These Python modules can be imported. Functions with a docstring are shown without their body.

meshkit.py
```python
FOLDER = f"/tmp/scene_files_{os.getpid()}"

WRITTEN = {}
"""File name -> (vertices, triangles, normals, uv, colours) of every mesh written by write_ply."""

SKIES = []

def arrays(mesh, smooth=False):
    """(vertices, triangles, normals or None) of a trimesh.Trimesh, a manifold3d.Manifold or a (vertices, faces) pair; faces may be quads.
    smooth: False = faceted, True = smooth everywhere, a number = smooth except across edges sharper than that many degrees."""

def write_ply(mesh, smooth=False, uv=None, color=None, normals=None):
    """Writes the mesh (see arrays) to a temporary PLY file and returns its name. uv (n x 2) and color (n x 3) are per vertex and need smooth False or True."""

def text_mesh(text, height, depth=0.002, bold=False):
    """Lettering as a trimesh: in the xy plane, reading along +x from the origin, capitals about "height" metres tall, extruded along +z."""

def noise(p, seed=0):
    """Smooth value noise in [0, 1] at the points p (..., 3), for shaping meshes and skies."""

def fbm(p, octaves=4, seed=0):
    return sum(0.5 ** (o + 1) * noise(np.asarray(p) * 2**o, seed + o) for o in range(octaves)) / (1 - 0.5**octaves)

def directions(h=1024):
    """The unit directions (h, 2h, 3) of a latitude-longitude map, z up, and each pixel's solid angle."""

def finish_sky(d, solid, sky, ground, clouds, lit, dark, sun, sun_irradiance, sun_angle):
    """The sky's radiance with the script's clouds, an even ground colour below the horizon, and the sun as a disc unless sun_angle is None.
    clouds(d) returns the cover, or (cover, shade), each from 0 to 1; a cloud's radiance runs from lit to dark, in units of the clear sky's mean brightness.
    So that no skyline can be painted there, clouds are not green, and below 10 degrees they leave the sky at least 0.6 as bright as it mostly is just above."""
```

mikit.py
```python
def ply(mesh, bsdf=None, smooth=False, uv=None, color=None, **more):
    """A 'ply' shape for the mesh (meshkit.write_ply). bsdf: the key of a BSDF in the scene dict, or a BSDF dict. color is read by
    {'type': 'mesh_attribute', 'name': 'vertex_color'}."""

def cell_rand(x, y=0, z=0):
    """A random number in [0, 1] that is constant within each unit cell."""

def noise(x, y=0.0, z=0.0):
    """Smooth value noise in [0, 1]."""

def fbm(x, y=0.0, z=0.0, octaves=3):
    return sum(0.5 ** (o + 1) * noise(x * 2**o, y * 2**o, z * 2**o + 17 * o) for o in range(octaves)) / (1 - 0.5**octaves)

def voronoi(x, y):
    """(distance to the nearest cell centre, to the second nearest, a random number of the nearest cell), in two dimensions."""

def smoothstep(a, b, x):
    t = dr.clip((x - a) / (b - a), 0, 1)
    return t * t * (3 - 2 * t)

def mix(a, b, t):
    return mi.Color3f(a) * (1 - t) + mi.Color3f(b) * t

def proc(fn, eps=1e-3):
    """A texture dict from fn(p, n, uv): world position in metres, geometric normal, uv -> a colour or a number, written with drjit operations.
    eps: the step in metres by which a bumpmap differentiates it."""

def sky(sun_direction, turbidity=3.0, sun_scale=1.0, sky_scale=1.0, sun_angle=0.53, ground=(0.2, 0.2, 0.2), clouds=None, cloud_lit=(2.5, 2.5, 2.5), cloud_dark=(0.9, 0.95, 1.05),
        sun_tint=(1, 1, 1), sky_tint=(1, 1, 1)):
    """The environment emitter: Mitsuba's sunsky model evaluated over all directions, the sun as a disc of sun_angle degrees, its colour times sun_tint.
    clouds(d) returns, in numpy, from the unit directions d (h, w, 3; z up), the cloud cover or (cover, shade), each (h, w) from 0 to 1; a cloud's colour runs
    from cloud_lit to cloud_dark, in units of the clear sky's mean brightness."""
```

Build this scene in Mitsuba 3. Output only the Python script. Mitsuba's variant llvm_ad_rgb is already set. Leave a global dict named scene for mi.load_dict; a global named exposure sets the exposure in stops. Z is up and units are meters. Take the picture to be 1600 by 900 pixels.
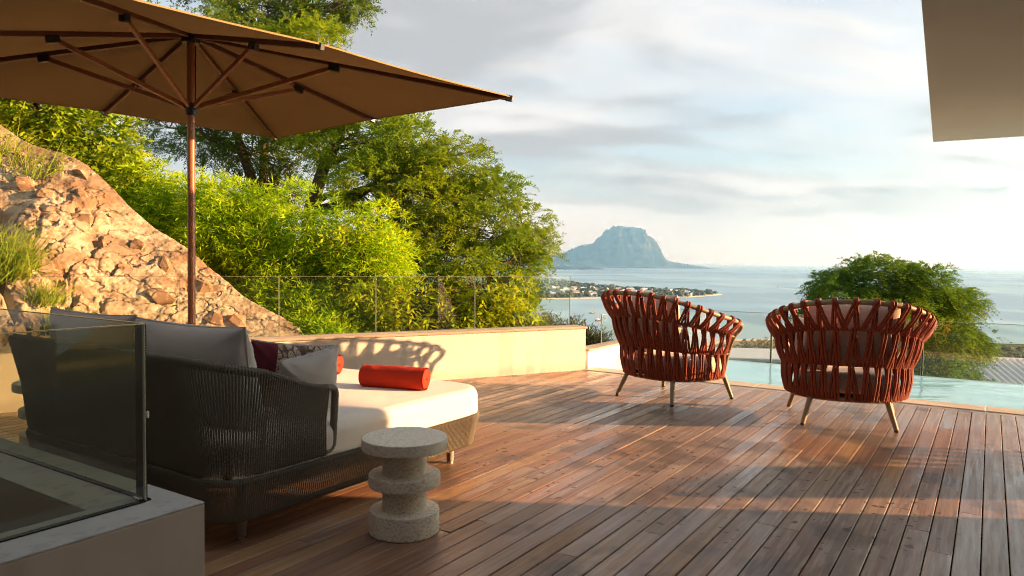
import math, numpy as np, trimesh, drjit as dr, mitsuba as mi, mikit, meshkit
from mikit import ply, proc, noise, fbm, voronoi, cell_rand, smoothstep, mix
from trimesh import Trimesh
from trimesh.util import concatenate as cat
T = mi.ScalarTransform4f
PI = math.pi
scene, labels = {}, {}

# ------------------------------------------------------------------ camera, sky, exposure
CAM_H, PITCH, ROLL = 1.15, 0.0373, 0.011
fwd = np.array([0, math.cos(PITCH), -math.sin(PITCH)]); up0 = np.array([0, math.sin(PITCH), math.cos(PITCH)])
upv = up0 * math.cos(ROLL) - np.array([1.0, 0, 0]) * math.sin(ROLL)
scene['camera'] = {'type': 'perspective', 'fov': 2 * math.degrees(math.atan(800 / 1139)), 'fov_axis': 'x', 'near_clip': 0.05, 'far_clip': 200000.0,
                   'to_world': T().look_at(origin=[0, 0, CAM_H], target=list(np.array([0, 0, CAM_H]) + fwd), up=list(upv)),
                   'medium': {'type': 'ref', 'id': 'air'}}
SUN = (1.0, -0.07, 0.180)


def clouds(d):
    x, y, z = d[..., 0], d[..., 1], np.maximum(d[..., 2], 0)
    az, el = np.degrees(np.arctan2(x, y)), np.degrees(np.arcsin(np.clip(d[..., 2], -1, 1)))
    k = 1 / (z + 0.20)
    p = np.stack([x * k * 1.1 + 3.1, y * k * 1.5, 0 * z + 0.3], -1)
    w = meshkit.fbm(p * 1.3 + 4.4, 3, 31) - 0.5
    p = p + w[..., None] * 0.7
    a = meshkit.fbm(p * np.array([1.0, 2.4, 1]), 6, 11)          # flat layered banks
    b = meshkit.fbm(p * 1.5 + 7.7, 6, 23)                          # their darker bellies
    c = meshkit.fbm(p * np.array([2.6, 5.0, 1]) + 2.2, 5, 41)
    low = np.clip((5.6 - el + 6 * w) / 3.5, 0, 1)
    cover = np.clip(0.66 + (a - 0.47) * 2.6 + (c - 0.5) * 0.8, 0.2, 1)
    shade0 = (0.60 + (b - 0.5) * 3.0 + (c - 0.5) * 1.9 - 0.9 * np.clip(0.5 - a, 0, 1))
    grey = np.exp(-((az + 5) / 9) ** 2 - ((el - 22) / 5.5) ** 2)
    shade0 = shade0 + 0.40 * grey * (0.5 + 1.6 * (c - 0.3)); cover = np.clip(cover + grey, 0, 1)
    cover = cover * (1 - low) + low * (0.94 + 0.06 * c)
    # one small dark scrap of cloud low over the sea
    n = meshkit.fbm(np.stack([az * 1.3, el * 6.0, 0 * z], -1), 4, 5)
    wisp = np.clip(1.6 * n - 0.15 - ((az - 33.2) / 2.3) ** 2 - ((el - 4.95) / 0.33) ** 2, 0, 1)
    shade = 1.06 / (1 + np.exp(-4.2 * (shade0 - 0.52))) * (1 - low) + low * np.clip((c - 0.45) * 0.7, 0, 1)
    cover = np.maximum(cover, wisp)
    shade = np.maximum(shade, wisp * 1.6)
    return cover, np.clip(shade, 0, 1)


scene['sky'] = mikit.sky(SUN, turbidity=3.0, sun_scale=1.65, sky_scale=1.0, sun_angle=0.6, clouds=clouds, cloud_lit=(2.02, 2.01, 1.98), cloud_dark=(1.08, 1.10, 1.14), sky_tint=(0.72, 0.71, 0.80),
                         sun_tint=(0.92, 0.95, 1.38), ground=(0.12, 0.13, 0.12))
exposure = 3.78

# ------------------------------------------------------------------ helpers
E_ = np.array([0.836, -0.549, 0.0]); D_ = np.array([0.549, 0.836, 0.0])
E_ /= np.linalg.norm(E_); D_ = np.array([-E_[1], E_[0], 0])
GR = np.eye(4); GR[:3, 0], GR[:3, 1] = E_, D_


def gw(w, s, z=0.0):
    """house grid (w to the right across the planks, s along the planks) -> world"""
    return w * E_ + s * D_ + np.array([0, 0, z])


def gm(m):
    m = m.copy(); m.apply_transform(GR); return m


def uniq(base):
    if base not in scene and base not in labels and not any(k.startswith(base + '__') for k in ()):
        return base
    i = 1
    while f'{base}_{i:03d}' in scene or f'{base}_{i:03d}' in labels:
        i += 1
    return f'{base}_{i:03d}'


COUNT = {}


def fresh(base):
    n = COUNT.get(base, -1) + 1; COUNT[base] = n
    return base if n == 0 else f'{base}_{n:03d}'


def thing(base, label, category=None, group=None, kind=None):
    k = fresh(base)
    labels[k] = {'label': label}
    if category: labels[k]['category'] = category
    if group: labels[k]['group'] = group
    if kind: labels[k]['kind'] = kind
    return k


def put(mesh, bsdf, parent=None, name=None, smooth=False, key=None, **kw):
    k = key or fresh(f'{parent}__{name}' if parent else name)
    scene[k] = mesh if isinstance(mesh, dict) else ply(mesh, bsdf, smooth, **kw)
    return k


def box(x0, x1, y0, y1, z0, z1, bev=0.0):
    if bev <= 0:
        m = trimesh.creation.box(extents=[x1 - x0, y1 - y0, z1 - z0])
        m.apply_translation([(x0 + x1) / 2, (y0 + y1) / 2, (z0 + z1) / 2])
        return m
    pts = []
    for a, b, c in np.ndindex(2, 2, 2):
        for k in range(3):
            q = [bev, bev, bev]; q[k] = 0
            pts.append([(x0 + q[0], x1 - q[0])[a], (y0 + q[1], y1 - q[1])[b], (z0 + q[2], z1 - q[2])[c]])
    return trimesh.convex.convex_hull(np.array(pts))


def rbox(size, r, n=14, jitter=None):
    """soft rounded box centred on the origin, dense enough to be displaced"""
    s = np.array(size) / 2.0
    V, F, o = [], [], 0
    for ax in range(3):
        u, v = (ax + 1) % 3, (ax + 2) % 3
        def line(k):
            inner = s[k] - r
            return np.concatenate([-inner - r * np.tan(np.linspace(PI / 4, 0, 6))[:-1], np.linspace(-inner, inner, n), inner + r * np.tan(np.linspace(0, PI / 4, 6))[1:]])
        lu, lv = line(u), line(v)
        a, b = np.meshgrid(lu, lv, indexing='ij')
        for sg in (-1, 1):
            P = np.zeros(a.shape + (3,)); P[..., ax] = sg * s[ax]; P[..., u] = a; P[..., v] = b
            q = np.clip(P, -(s - r), s - r); dd = P - q
            P = q + r * dd / np.maximum(np.linalg.norm(dd, axis=-1, keepdims=True), 1e-9)
            m0, m1 = a.shape
            idx = np.arange(m0 * m1).reshape(m0, m1) + o
            f = np.stack([idx[:-1, :-1], idx[1:, :-1], idx[1:, 1:], idx[:-1, 1:]], -1).reshape(-1, 4)
            if sg < 0: f = f[:, ::-1]
            V.append(P.reshape(-1, 3)); F.append(f); o += m0 * m1
    V, F = np.vstack(V), np.vstack(F)
    F = np.vstack([F[:, [0, 1, 2]], F[:, [0, 2, 3]]])
    m = Trimesh(V, F, process=False); m.merge_vertices(digits_vertex=5)
    return m


def tube(P, r, n=8, closed=False, cap=True):
    P = np.asarray(P, float); N = len(P); r = np.broadcast_to(np.asarray(r, float), (N,))
    if closed: t = np.roll(P, -1, 0) - np.roll(P, 1, 0)
    else: t = np.gradient(P, axis=0)
    t /= np.maximum(np.linalg.norm(t, axis=1, keepdims=True), 1e-9)
    a = np.array([0, 0, 1.0]) if abs(t[0, 2]) < 0.9 else np.array([1.0, 0, 0])
    X = np.zeros_like(P); x = np.cross(t[0], a)
    for i in range(N):
        x = x - t[i] * (x @ t[i]); x /= max(np.linalg.norm(x), 1e-9); X[i] = x
    Y = np.cross(t, X)
    an = np.arange(n) * 2 * PI / n
    V = P[:, None] + r[:, None, None] * (np.cos(an)[None, :, None] * X[:, None] + np.sin(an)[None, :, None] * Y[:, None])
    V = V.reshape(-1, 3); F = []
    M = N if closed else N - 1
    i = np.arange(M)[:, None] * n; j = (np.arange(M)[:, None] + 1) % N * n
    k = np.arange(n)[None]; k2 = (k + 1) % n
    F = np.concatenate([np.stack([i + k, i + k2, j + k2], -1).reshape(-1, 3), np.stack([i + k, j + k2, j + k], -1).reshape(-1, 3)])
    if not closed and cap:
        c0, c1 = len(V), len(V) + 1
        V = np.vstack([V, P[:1], P[-1:]])
        kk = np.arange(n); kn = (kk + 1) % n
        F = np.concatenate([F, np.stack([kn, kk, kk * 0 + c0], -1), np.stack([(N - 1) * n + kk, (N - 1) * n + kn, kk * 0 + c1], -1)])
    return Trimesh(V, F, process=False)


def many_tubes(A, r, n=5):
    """A: (count, points, 3) -> one mesh of open tubes, all at once"""
    A = np.asarray(A, float); C, N, _ = A.shape
    r = np.broadcast_to(np.asarray(r, float), (C, N))
    t = np.gradient(A, axis=1); t /= np.maximum(np.linalg.norm(t, axis=2, keepdims=True), 1e-9)
    ref = np.where(np.abs(t[:, :1, 2:]) < 0.9, np.array([0, 0, 1.0]), np.array([1.0, 0, 0]))
    X = np.cross(t, np.broadcast_to(ref, t.shape)); X /= np.maximum(np.linalg.norm(X, axis=2, keepdims=True), 1e-9)
    Y = np.cross(t, X); an = np.arange(n) * 2 * PI / n
    V = A[:, :, None] + r[:, :, None, None] * (np.cos(an)[None, None, :, None] * X[:, :, None] + np.sin(an)[None, None, :, None] * Y[:, :, None])
    idx = np.arange(C * N * n).reshape(C, N, n); nx = np.roll(idx, -1, 2)
    F = np.concatenate([np.stack([idx[:, :-1], nx[:, :-1], nx[:, 1:]], -1).reshape(-1, 3), np.stack([idx[:, :-1], nx[:, 1:], idx[:, 1:]], -1).reshape(-1, 3)])
    return Trimesh(V.reshape(-1, 3), F, process=False)


def lathe(profile, n=64):
    return trimesh.creation.revolve(np.array(profile), sections=n)


def displace(m, amp, freq, seed=0, octaves=3):
    v = np.array(m.vertices); nrm = np.array(m.vertex_normals)
    d = meshkit.fbm(v * freq + 13.7 * (seed + 1), octaves, seed) - 0.5
    return Trimesh(v + nrm * (d * 2 * amp)[:, None], m.faces, process=False)


def pillow(a, b, t, n=26, seed=0, wrinkle=0.006):
    """plump cushion in the xz plane, thickness along y"""
    l = np.sin(np.linspace(-PI / 2, PI / 2, n)); U, Vv = np.meshgrid(l, l, indexing='ij')
    x = a * U * (1 - 0.07 * (1 - Vv ** 2) * U ** 2); z = b * Vv * (1 - 0.07 * (1 - U ** 2) * Vv ** 2)
    th = t * np.power(np.clip(1 - U ** 2, 0, 1), 0.42) * np.power(np.clip(1 - Vv ** 2, 0, 1), 0.42)
    q = np.stack([x * 9, z * 9, 0 * x + seed * 3.3], -1)
    wr = (meshkit.fbm(q, 3, seed) - 0.5) * wrinkle * 2
    ang = np.arctan2(Vv, U); rad = np.sqrt(U ** 2 + Vv ** 2)
    wr += 0.005 * np.sin(ang * 22 + seed) * np.clip(rad - 0.75, 0, 1) * 2
    edge = np.clip(th / t * 3, 0, 1)
    idx = np.arange(n * n).reshape(n, n)
    q4 = np.stack([idx[:-1, :-1], idx[1:, :-1], idx[1:, 1:], idx[:-1, 1:]], -1).reshape(-1, 4)
    f = np.vstack([q4[:, [0, 1, 2]], q4[:, [0, 2, 3]]])
    Fr = np.stack([x, -(th + wr * edge), z], -1).reshape(-1, 3); Bk = np.stack([x, th + wr * edge, z], -1).reshape(-1, 3)
    m = Trimesh(np.vstack([Fr, Bk]), np.vstack([f, f[:, ::-1] + n * n]), process=False)
    m.merge_vertices(digits_vertex=6)
    return m


def frame(origin, x, y, z):
    M = np.eye(4)
    for i, a in enumerate((x, y, z)): M[:3, i] = np.asarray(a, float) / np.linalg.norm(a)
    M[:3, 3] = origin
    return M


def moved(m, M):
    m = m.copy(); m.apply_transform(M); return m


def rng(seed): return np.random.default_rng(seed)


# ------------------------------------------------------------------ materials
def rgb(*c): return {'type': 'rgb', 'value': list(c)}


def prin(color, rough=0.6, spec=0.4, **kw):
    return {'type': 'twosided', 'b': {'type': 'principled', 'base_color': color if isinstance(color, dict) else rgb(*color), 'roughness': rough, 'specular': spec, **kw}}


def bumped(inner, fn, scale=1.0, eps=1e-3):
    b = inner['b']
    return {'type': 'twosided', 'b': {'type': 'bumpmap', 't': proc(fn, eps), 'scale': scale, 'b': b}}


def mat(name, d): scene[name] = d; return name


def gws(p):
    return p.x * float(E_[0]) + p.y * float(E_[1]), p.x * float(D_[0]) + p.y * float(D_[1])


def deck_color(p, n, uv):
    row = dr.floor(uv.y); t = cell_rand(row, 3, 1); t2 = cell_rand(row, 9, 2)
    g = fbm(uv.x * 2.2, uv.y * 9.0, 0.0, 4)
    fine = fbm(uv.x * 14.0, uv.y * 70.0, 1.0, 3)
    c = mix((0.240, 0.126, 0.070), (0.165, 0.080, 0.047), t)
    c = mix(c, (0.300, 0.170, 0.075), smoothstep(0.70, 0.95, t2) * 0.8)
    c = mix(c, (0.225, 0.185, 0.152), smoothstep(0.40, 0.66, fbm(p.x * 0.9, p.y * 0.9, 4.0, 3) + 0.10 * smoothstep(-0.6, 1.6, p.x)) * 0.55)
    c = c * (0.66 + 0.68 * g) * (0.8 + 0.4 * fine)
    worn = smoothstep(0.56, 0.70, fbm(uv.x * 5.0, uv.y * 6.0 + 3.0, 2.0, 4)) * smoothstep(0.48, 0.62, fbm(p.x * 1.3, p.y * 1.3, 9.0, 2))
    c = mix(c, (0.30, 0.24, 0.19), worn * 0.55)
    dirt = smoothstep(0.60, 0.74, fbm(p.x * 2.6, p.y * 2.6, 7.0, 4))
    c = mix(c, (0.055, 0.040, 0.032), dirt * 0.6)
    # dried splashes, two wet patches of them
    d1, d2, r = voronoi(p.x * 12.0 + 2.2 * noise(p.x * 2.5, p.y * 2.5, 1.0), p.y * 13.0 + 2.2 * noise(p.x * 2.5, p.y * 2.5, 6.0))
    zone = dr.maximum(smoothstep(1.1, 0.2, dr.sqrt(dr.square(p.x - 0.55) + dr.square((p.y - 4.25) * 1.0))), smoothstep(1.0, 0.2, dr.sqrt(dr.square(p.x - 1.3) + dr.square((p.y - 3.55) * 1.1))))
    spot = smoothstep(0.26, 0.20, d1 * (0.8 + 0.9 * cell_rand(dr.floor(r * 997.0), 1, 1)) + 0.22 * (noise(p.x * 50, p.y * 50, 0.0) - 0.3) + (1 - r) * 0.26) * smoothstep(0.10, 0.6, zone + 0.35 * r)
    c = mix(c, (0.045, 0.014, 0.008), spot * smoothstep(0.05, 0.2, zone) * 0.85)
    return c


def deck_rough(p, n, uv):
    row = dr.floor(uv.y)
    return dr.clip(0.25 + 0.22 * cell_rand(row, 5, 5) + 0.35 * (fbm(uv.x * 4, uv.y * 8, 3.0, 3) - 0.4) + 0.2 * (fbm(p.x * 1.7, p.y * 1.7, 2.0, 2) - 0.5), 0.16, 0.85)


def deck_bump(p, n, uv):
    return 0.0012 * fbm(uv.x * 5.0, uv.y * 45.0, 1.0, 3) + 0.0007 * fbm(uv.x * 40.0, uv.y * 12.0, 5.0, 2)


mat('m_deck', {'type': 'twosided', 'b': {'type': 'bumpmap', 't': proc(deck_bump, 2e-3), 'scale': 0.8,
    'b': {'type': 'principled', 'base_color': proc(deck_color), 'roughness': proc(deck_rough), 'specular': 0.55}}})
mat('m_joist', prin((0.012, 0.009, 0.007), 0.9, 0.1))


def plaster_color(base, amp=0.10):
    def f(p, n, uv):
        v = fbm(p.x * 1.6 + p.y * 0.7, p.y * 1.6, p.z * 2.2, 4); w = fbm(p.x * 9, p.y * 9, p.z * 5, 3)
        streak = fbm(p.x * 7 + p.y * 7, 0.3, p.z * 0.7, 3)
        grime = smoothstep(0.10, 0.0, p.z - 0.06 * fbm(p.x * 5 + p.y * 5, 0.7, 2.0, 3)) * smoothstep(-0.05, 0.0, p.z) * 0.22
        return mi.Color3f(*base) * (1 - amp + 2 * amp * v) * (0.94 + 0.12 * w) * (1 - 0.16 * smoothstep(0.52, 0.75, streak)) * (1 - grime)
    return f


def plaster_bump(p, n, uv): return 0.0016 * fbm(p.x * 24, p.y * 24, p.z * 24, 3)


mat('m_plaster', bumped(prin(proc(plaster_color((0.56, 0.48, 0.40))), 0.85, 0.2), plaster_bump, 0.5, 4e-3))
mat('m_cap', bumped(prin(proc(plaster_color((0.34, 0.27, 0.20), 0.18)), 0.8, 0.25), plaster_bump, 0.7, 4e-3))
mat('m_white_wall', prin(proc(plaster_color((0.72, 0.68, 0.60), 0.05)), 0.85, 0.2))
mat('m_stair_wall', bumped(prin(proc(plaster_color((0.42, 0.35, 0.29))), 0.85, 0.2), plaster_bump, 0.5, 4e-3))


def stair_top(p, n, uv):
    w = fbm(p.x * 10, p.y * 10, 1.0, 4); s = smoothstep(0.60, 0.72, fbm(p.x * 26, p.y * 26, 4.0, 3))
    return mix((0.40, 0.39, 0.37), (0.34, 0.33, 0.31), w) * (1 - 0.15 * s)


mat('m_stair_top', bumped(prin(proc(stair_top), 0.75, 0.3), plaster_bump, 1.0, 4e-3))
mat('m_dark_floor', prin((0.05, 0.05, 0.042), 0.7, 0.3))
mat('m_soffit', prin(proc(lambda p, n, uv: mi.Color3f(0.58, 0.64, 0.62) * (0.94 + 0.12 * fbm(p.x * 1.7, p.y * 1.7, p.z, 3))), 0.9, 0.15))
mat('m_house', prin(proc(plaster_color((0.42, 0.36, 0.28), 0.06)), 0.9, 0.15))
mat('m_house_dark', prin((0.10, 0.085, 0.07), 0.5, 0.4))
mat('m_coping', bumped(prin(proc(plaster_color((0.60, 0.50, 0.37), 0.12)), 0.75, 0.3), plaster_bump, 0.6, 4e-3))
mat('m_glass', {'type': 'thindielectric', 'int_ior': 1.5, 'specular_transmittance': rgb(0.90, 0.94, 0.90)})
mat('m_glass_dark', {'type': 'thindielectric', 'int_ior': 1.52, 'specular_transmittance': rgb(0.70, 0.74, 0.63)})
mat('m_glass_edge', prin((0.24, 0.27, 0.19), 0.25, 0.6))
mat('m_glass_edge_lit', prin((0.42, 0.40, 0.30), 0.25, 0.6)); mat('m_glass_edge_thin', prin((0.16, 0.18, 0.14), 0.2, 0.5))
mat('m_seal', prin((0.008, 0.008, 0.008), 0.35, 0.4))
mat('m_clamp', {'type': 'twosided', 'b': {'type': 'roughconductor', 'alpha': 0.25, 'specular_reflectance': rgb(0.6, 0.58, 0.54)}})


def pool_ripple(p, n, uv): return 0.016 * fbm(p.x * 2.4, p.y * 4.4, 0.0, 4)


def pool_color(p, n, uv):
    v = fbm(p.x * 0.8, p.y * 1.4, 2.0, 3)
    gx, gy = gws(p)
    return mix((0.22, 0.46, 0.52), (0.30, 0.56, 0.60), v)


mat('m_pool_water', bumped(prin(proc(pool_color), 0.06, 0.5), pool_ripple, 1.0, 1e-2))
mat('m_pool_tile', prin((0.25, 0.42, 0.44), 0.4, 0.5))


def stone_color(p, n, uv):
    a = fbm(p.x * 120, p.y * 120, p.z * 120, 2); b = fbm(p.x * 260, p.y * 260, p.z * 260, 2); big = fbm(p.x * 4, p.y * 4, p.z * 4, 2)
    c = mix((0.70, 0.64, 0.54), (0.63, 0.57, 0.47), big)
    return mix(c, (0.42, 0.36, 0.28), smoothstep(0.50, 0.62, 0.6 * a + 0.4 * b) * 0.75)


def stone_bump(p, n, uv): return 0.002 * fbm(p.x * 60, p.y * 60, p.z * 60, 3)


mat('m_stone', bumped(prin(proc(stone_color), 0.8, 0.25), stone_bump, 0.6, 2e-3))


def weave(c, amp=0.25, f=900.0):
    def g(p, n, uv):
        v = fbm(p.x * 5, p.y * 5, p.z * 5, 3); w = noise(p.x * f * 0.4, p.y * f * 0.4, p.z * f)
        return mi.Color3f(*c) * (1 - amp / 2 + amp * v) * (0.93 + 0.14 * w)
    return g


def cloth_bump(p, n, uv): return 0.0035 * fbm(p.x * 11, p.y * 11, p.z * 11, 3) + 0.0005 * noise(p.x * 260, p.y * 260, p.z * 260)


mat('m_mattress', bumped(prin(proc(weave((0.64, 0.57, 0.50), 0.08)), 0.9, 0.15, sheen=0.2), cloth_bump, 0.8, 4e-3))
mat('m_cushion', bumped(prin(proc(weave((0.37, 0.34, 0.32), 0.12)), 0.9, 0.15, sheen=0.3), cloth_bump, 1.2, 4e-3))
mat('m_chair_cushion', bumped(prin(proc(weave((0.46, 0.36, 0.29), 0.12)), 0.9, 0.15, sheen=0.3), cloth_bump, 1.2, 4e-3))
mat('m_rope', prin(proc(weave((0.135, 0.118, 0.090), 0.4, 500)), 0.75, 0.25))
mat('m_frame_dark', prin((0.040, 0.035, 0.030), 0.5, 0.4))
mat('m_leg_taupe', prin((0.20, 0.165, 0.13), 0.45, 0.4))
mat('m_red_rope', prin(proc(weave((0.185, 0.030, 0.010), 0.6, 400)), 0.65, 0.3, sheen=0.3))
mat('m_chair_frame', prin(proc(weave((0.20, 0.145, 0.085), 0.25)), 0.5, 0.4))
mat('m_foot', prin((0.02, 0.018, 0.016), 0.5, 0.4))


def towel_bump(p, n, uv): return 0.004 * noise(p.x * 190, p.y * 190, p.z * 190) + 0.010 * fbm(p.x * 22, p.y * 22, p.z * 22, 2)


mat('m_towel', bumped(prin(proc(weave((0.46, 0.036, 0.016), 0.2, 500)), 0.95, 0.1, sheen=0.6), towel_bump, 0.8, 2e-3))


def pattern(p, n, uv):
    d1, d2, r = voronoi(uv.x * 9.0 + 1.4 * noise(uv.x * 6, uv.y * 6), uv.y * 11.0 + 1.2 * noise(uv.x * 5, uv.y * 7, 4.0))
    line = smoothstep(0.16, 0.05, dr.abs(dr.sin((d1 * 9.0 + r * 6) + 2.0 * noise(uv.x * 12, uv.y * 12))) * 0.5)
    edge = smoothstep(0.20, 0.08, d2 - d1)
    c = mix((0.42, 0.34, 0.27), (0.11, 0.070, 0.055), dr.maximum(line, edge))
    return mix(c, (0.105, 0.020, 0.030), smoothstep(0.69, 0.70, uv.x))


mat('m_pattern', bumped(prin(proc(pattern), 0.9, 0.15, sheen=0.3), cloth_bump, 1.0, 4e-3))
mat('m_canopy', {'type': 'twosided', 'b': {'type': 'principled', 'base_color': proc(weave((0.255, 0.165, 0.072), 0.08, 700)), 'roughness': 0.9, 'specular': 0.15}})


def wood_color(p, n, uv):
    g = fbm(p.x * 40, p.y * 40, p.z * 5, 3)
    return mix((0.185, 0.060, 0.022), (0.31, 0.115, 0.045), g)


mat('m_pole', prin(proc(wood_color), 0.35, 0.5))
mat('m_rib', prin((0.115, 0.038, 0.016), 0.45, 0.4))
mat('m_black', prin((0.012, 0.012, 0.012), 0.4, 0.4))


def rock_color(p, n, uv):
    a = fbm(p.x * 1.4, p.y * 1.4, p.z * 1.8, 4); b = fbm(p.x * 6.5, p.y * 6.5, p.z * 6.5, 4); c = fbm(p.x * 24, p.y * 24, p.z * 24, 3)
    col = mix((0.345, 0.272, 0.175), (0.235, 0.165, 0.098), smoothstep(0.42, 0.62, a))
    col = mix(col, (0.43, 0.35, 0.24), smoothstep(0.52, 0.66, b) * 0.7)
    col = mix(col, (0.15, 0.090, 0.045), smoothstep(0.50, 0.30, c) * 0.6)
    fis = smoothstep(0.060, 0.01, dr.abs(2 * fbm(p.x * 3.6, p.y * 3.6, p.z * 4.6 + 3.0, 4) - 1)) * smoothstep(0.46, 0.60, fbm(p.x * 1.6, p.y * 1.6, p.z * 1.6 + 7, 2))
    col = mix(col, (0.11, 0.070, 0.042), fis * 0.65)
    soil = smoothstep(0.53, 0.62, fbm(p.x * 1.1 + 3, p.y * 1.1, p.z * 2.6, 3) + 0.10 * (c - 0.5))
    col = mix(col, (0.17, 0.105, 0.060), soil * 0.75)
    rust = smoothstep(0.55, 0.66, fbm(p.x * 3.1 + 8, p.y * 3.1, p.z * 3.1, 3))
    return mix(col, (0.36, 0.15, 0.055), rust * 0.22)


def rock_bump(p, n, uv): return 0.018 * fbm(p.x * 9, p.y * 9, p.z * 9, 3) - 0.028 * smoothstep(0.07, 0.0, dr.abs(2 * fbm(p.x * 3.6, p.y * 3.6, p.z * 4.6 + 3.0, 4) - 1)) + 0.022 * fbm(p.x * 32, p.y * 32, p.z * 32, 3)


def boulder_color(p, n, uv):
    a = fbm(p.x * 2.4 + 3, p.y * 2.4, p.z * 2.4, 3); b = fbm(p.x * 15, p.y * 15, p.z * 15, 4)
    c = mix((0.27, 0.165, 0.088), (0.15, 0.088, 0.050), smoothstep(0.35, 0.65, a))
    return mix(c, (0.42, 0.31, 0.19), smoothstep(0.5, 0.72, b) * 0.6)


mat('m_rock', bumped(prin(proc(rock_color), 0.9, 0.15), rock_bump, 0.8, 6e-3))
mat('m_boulder', bumped(prin(proc(boulder_color), 0.85, 0.2), rock_bump, 0.5, 6e-3))


def leaf(name, c, trans=0.7, vary=0.5):
    def f(p, n, uv):
        v = fbm(p.x * 2.3, p.y * 2.3, p.z * 2.3, 2); w = cell_rand(dr.floor(p.x * 16), dr.floor(p.y * 16), dr.floor(p.z * 16))
        k = 1 - vary / 2 + vary * (0.5 * v + 0.5 * w)
        h = fbm(p.x * 0.9 + 5, p.y * 0.9, p.z * 1.1, 2)
        return mi.Color3f(c[0] * k * (0.80 + 0.35 * w) * (0.72 + 0.6 * h), c[1] * k * (0.9 + 0.2 * h), c[2] * k * (1.5 - h))
    return mat(name, {'type': 'principledthin', 'base_color': proc(f), 'roughness': 0.5, 'diff_trans': trans, 'spec_trans': 0.0, 'eta': 1.3})


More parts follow.
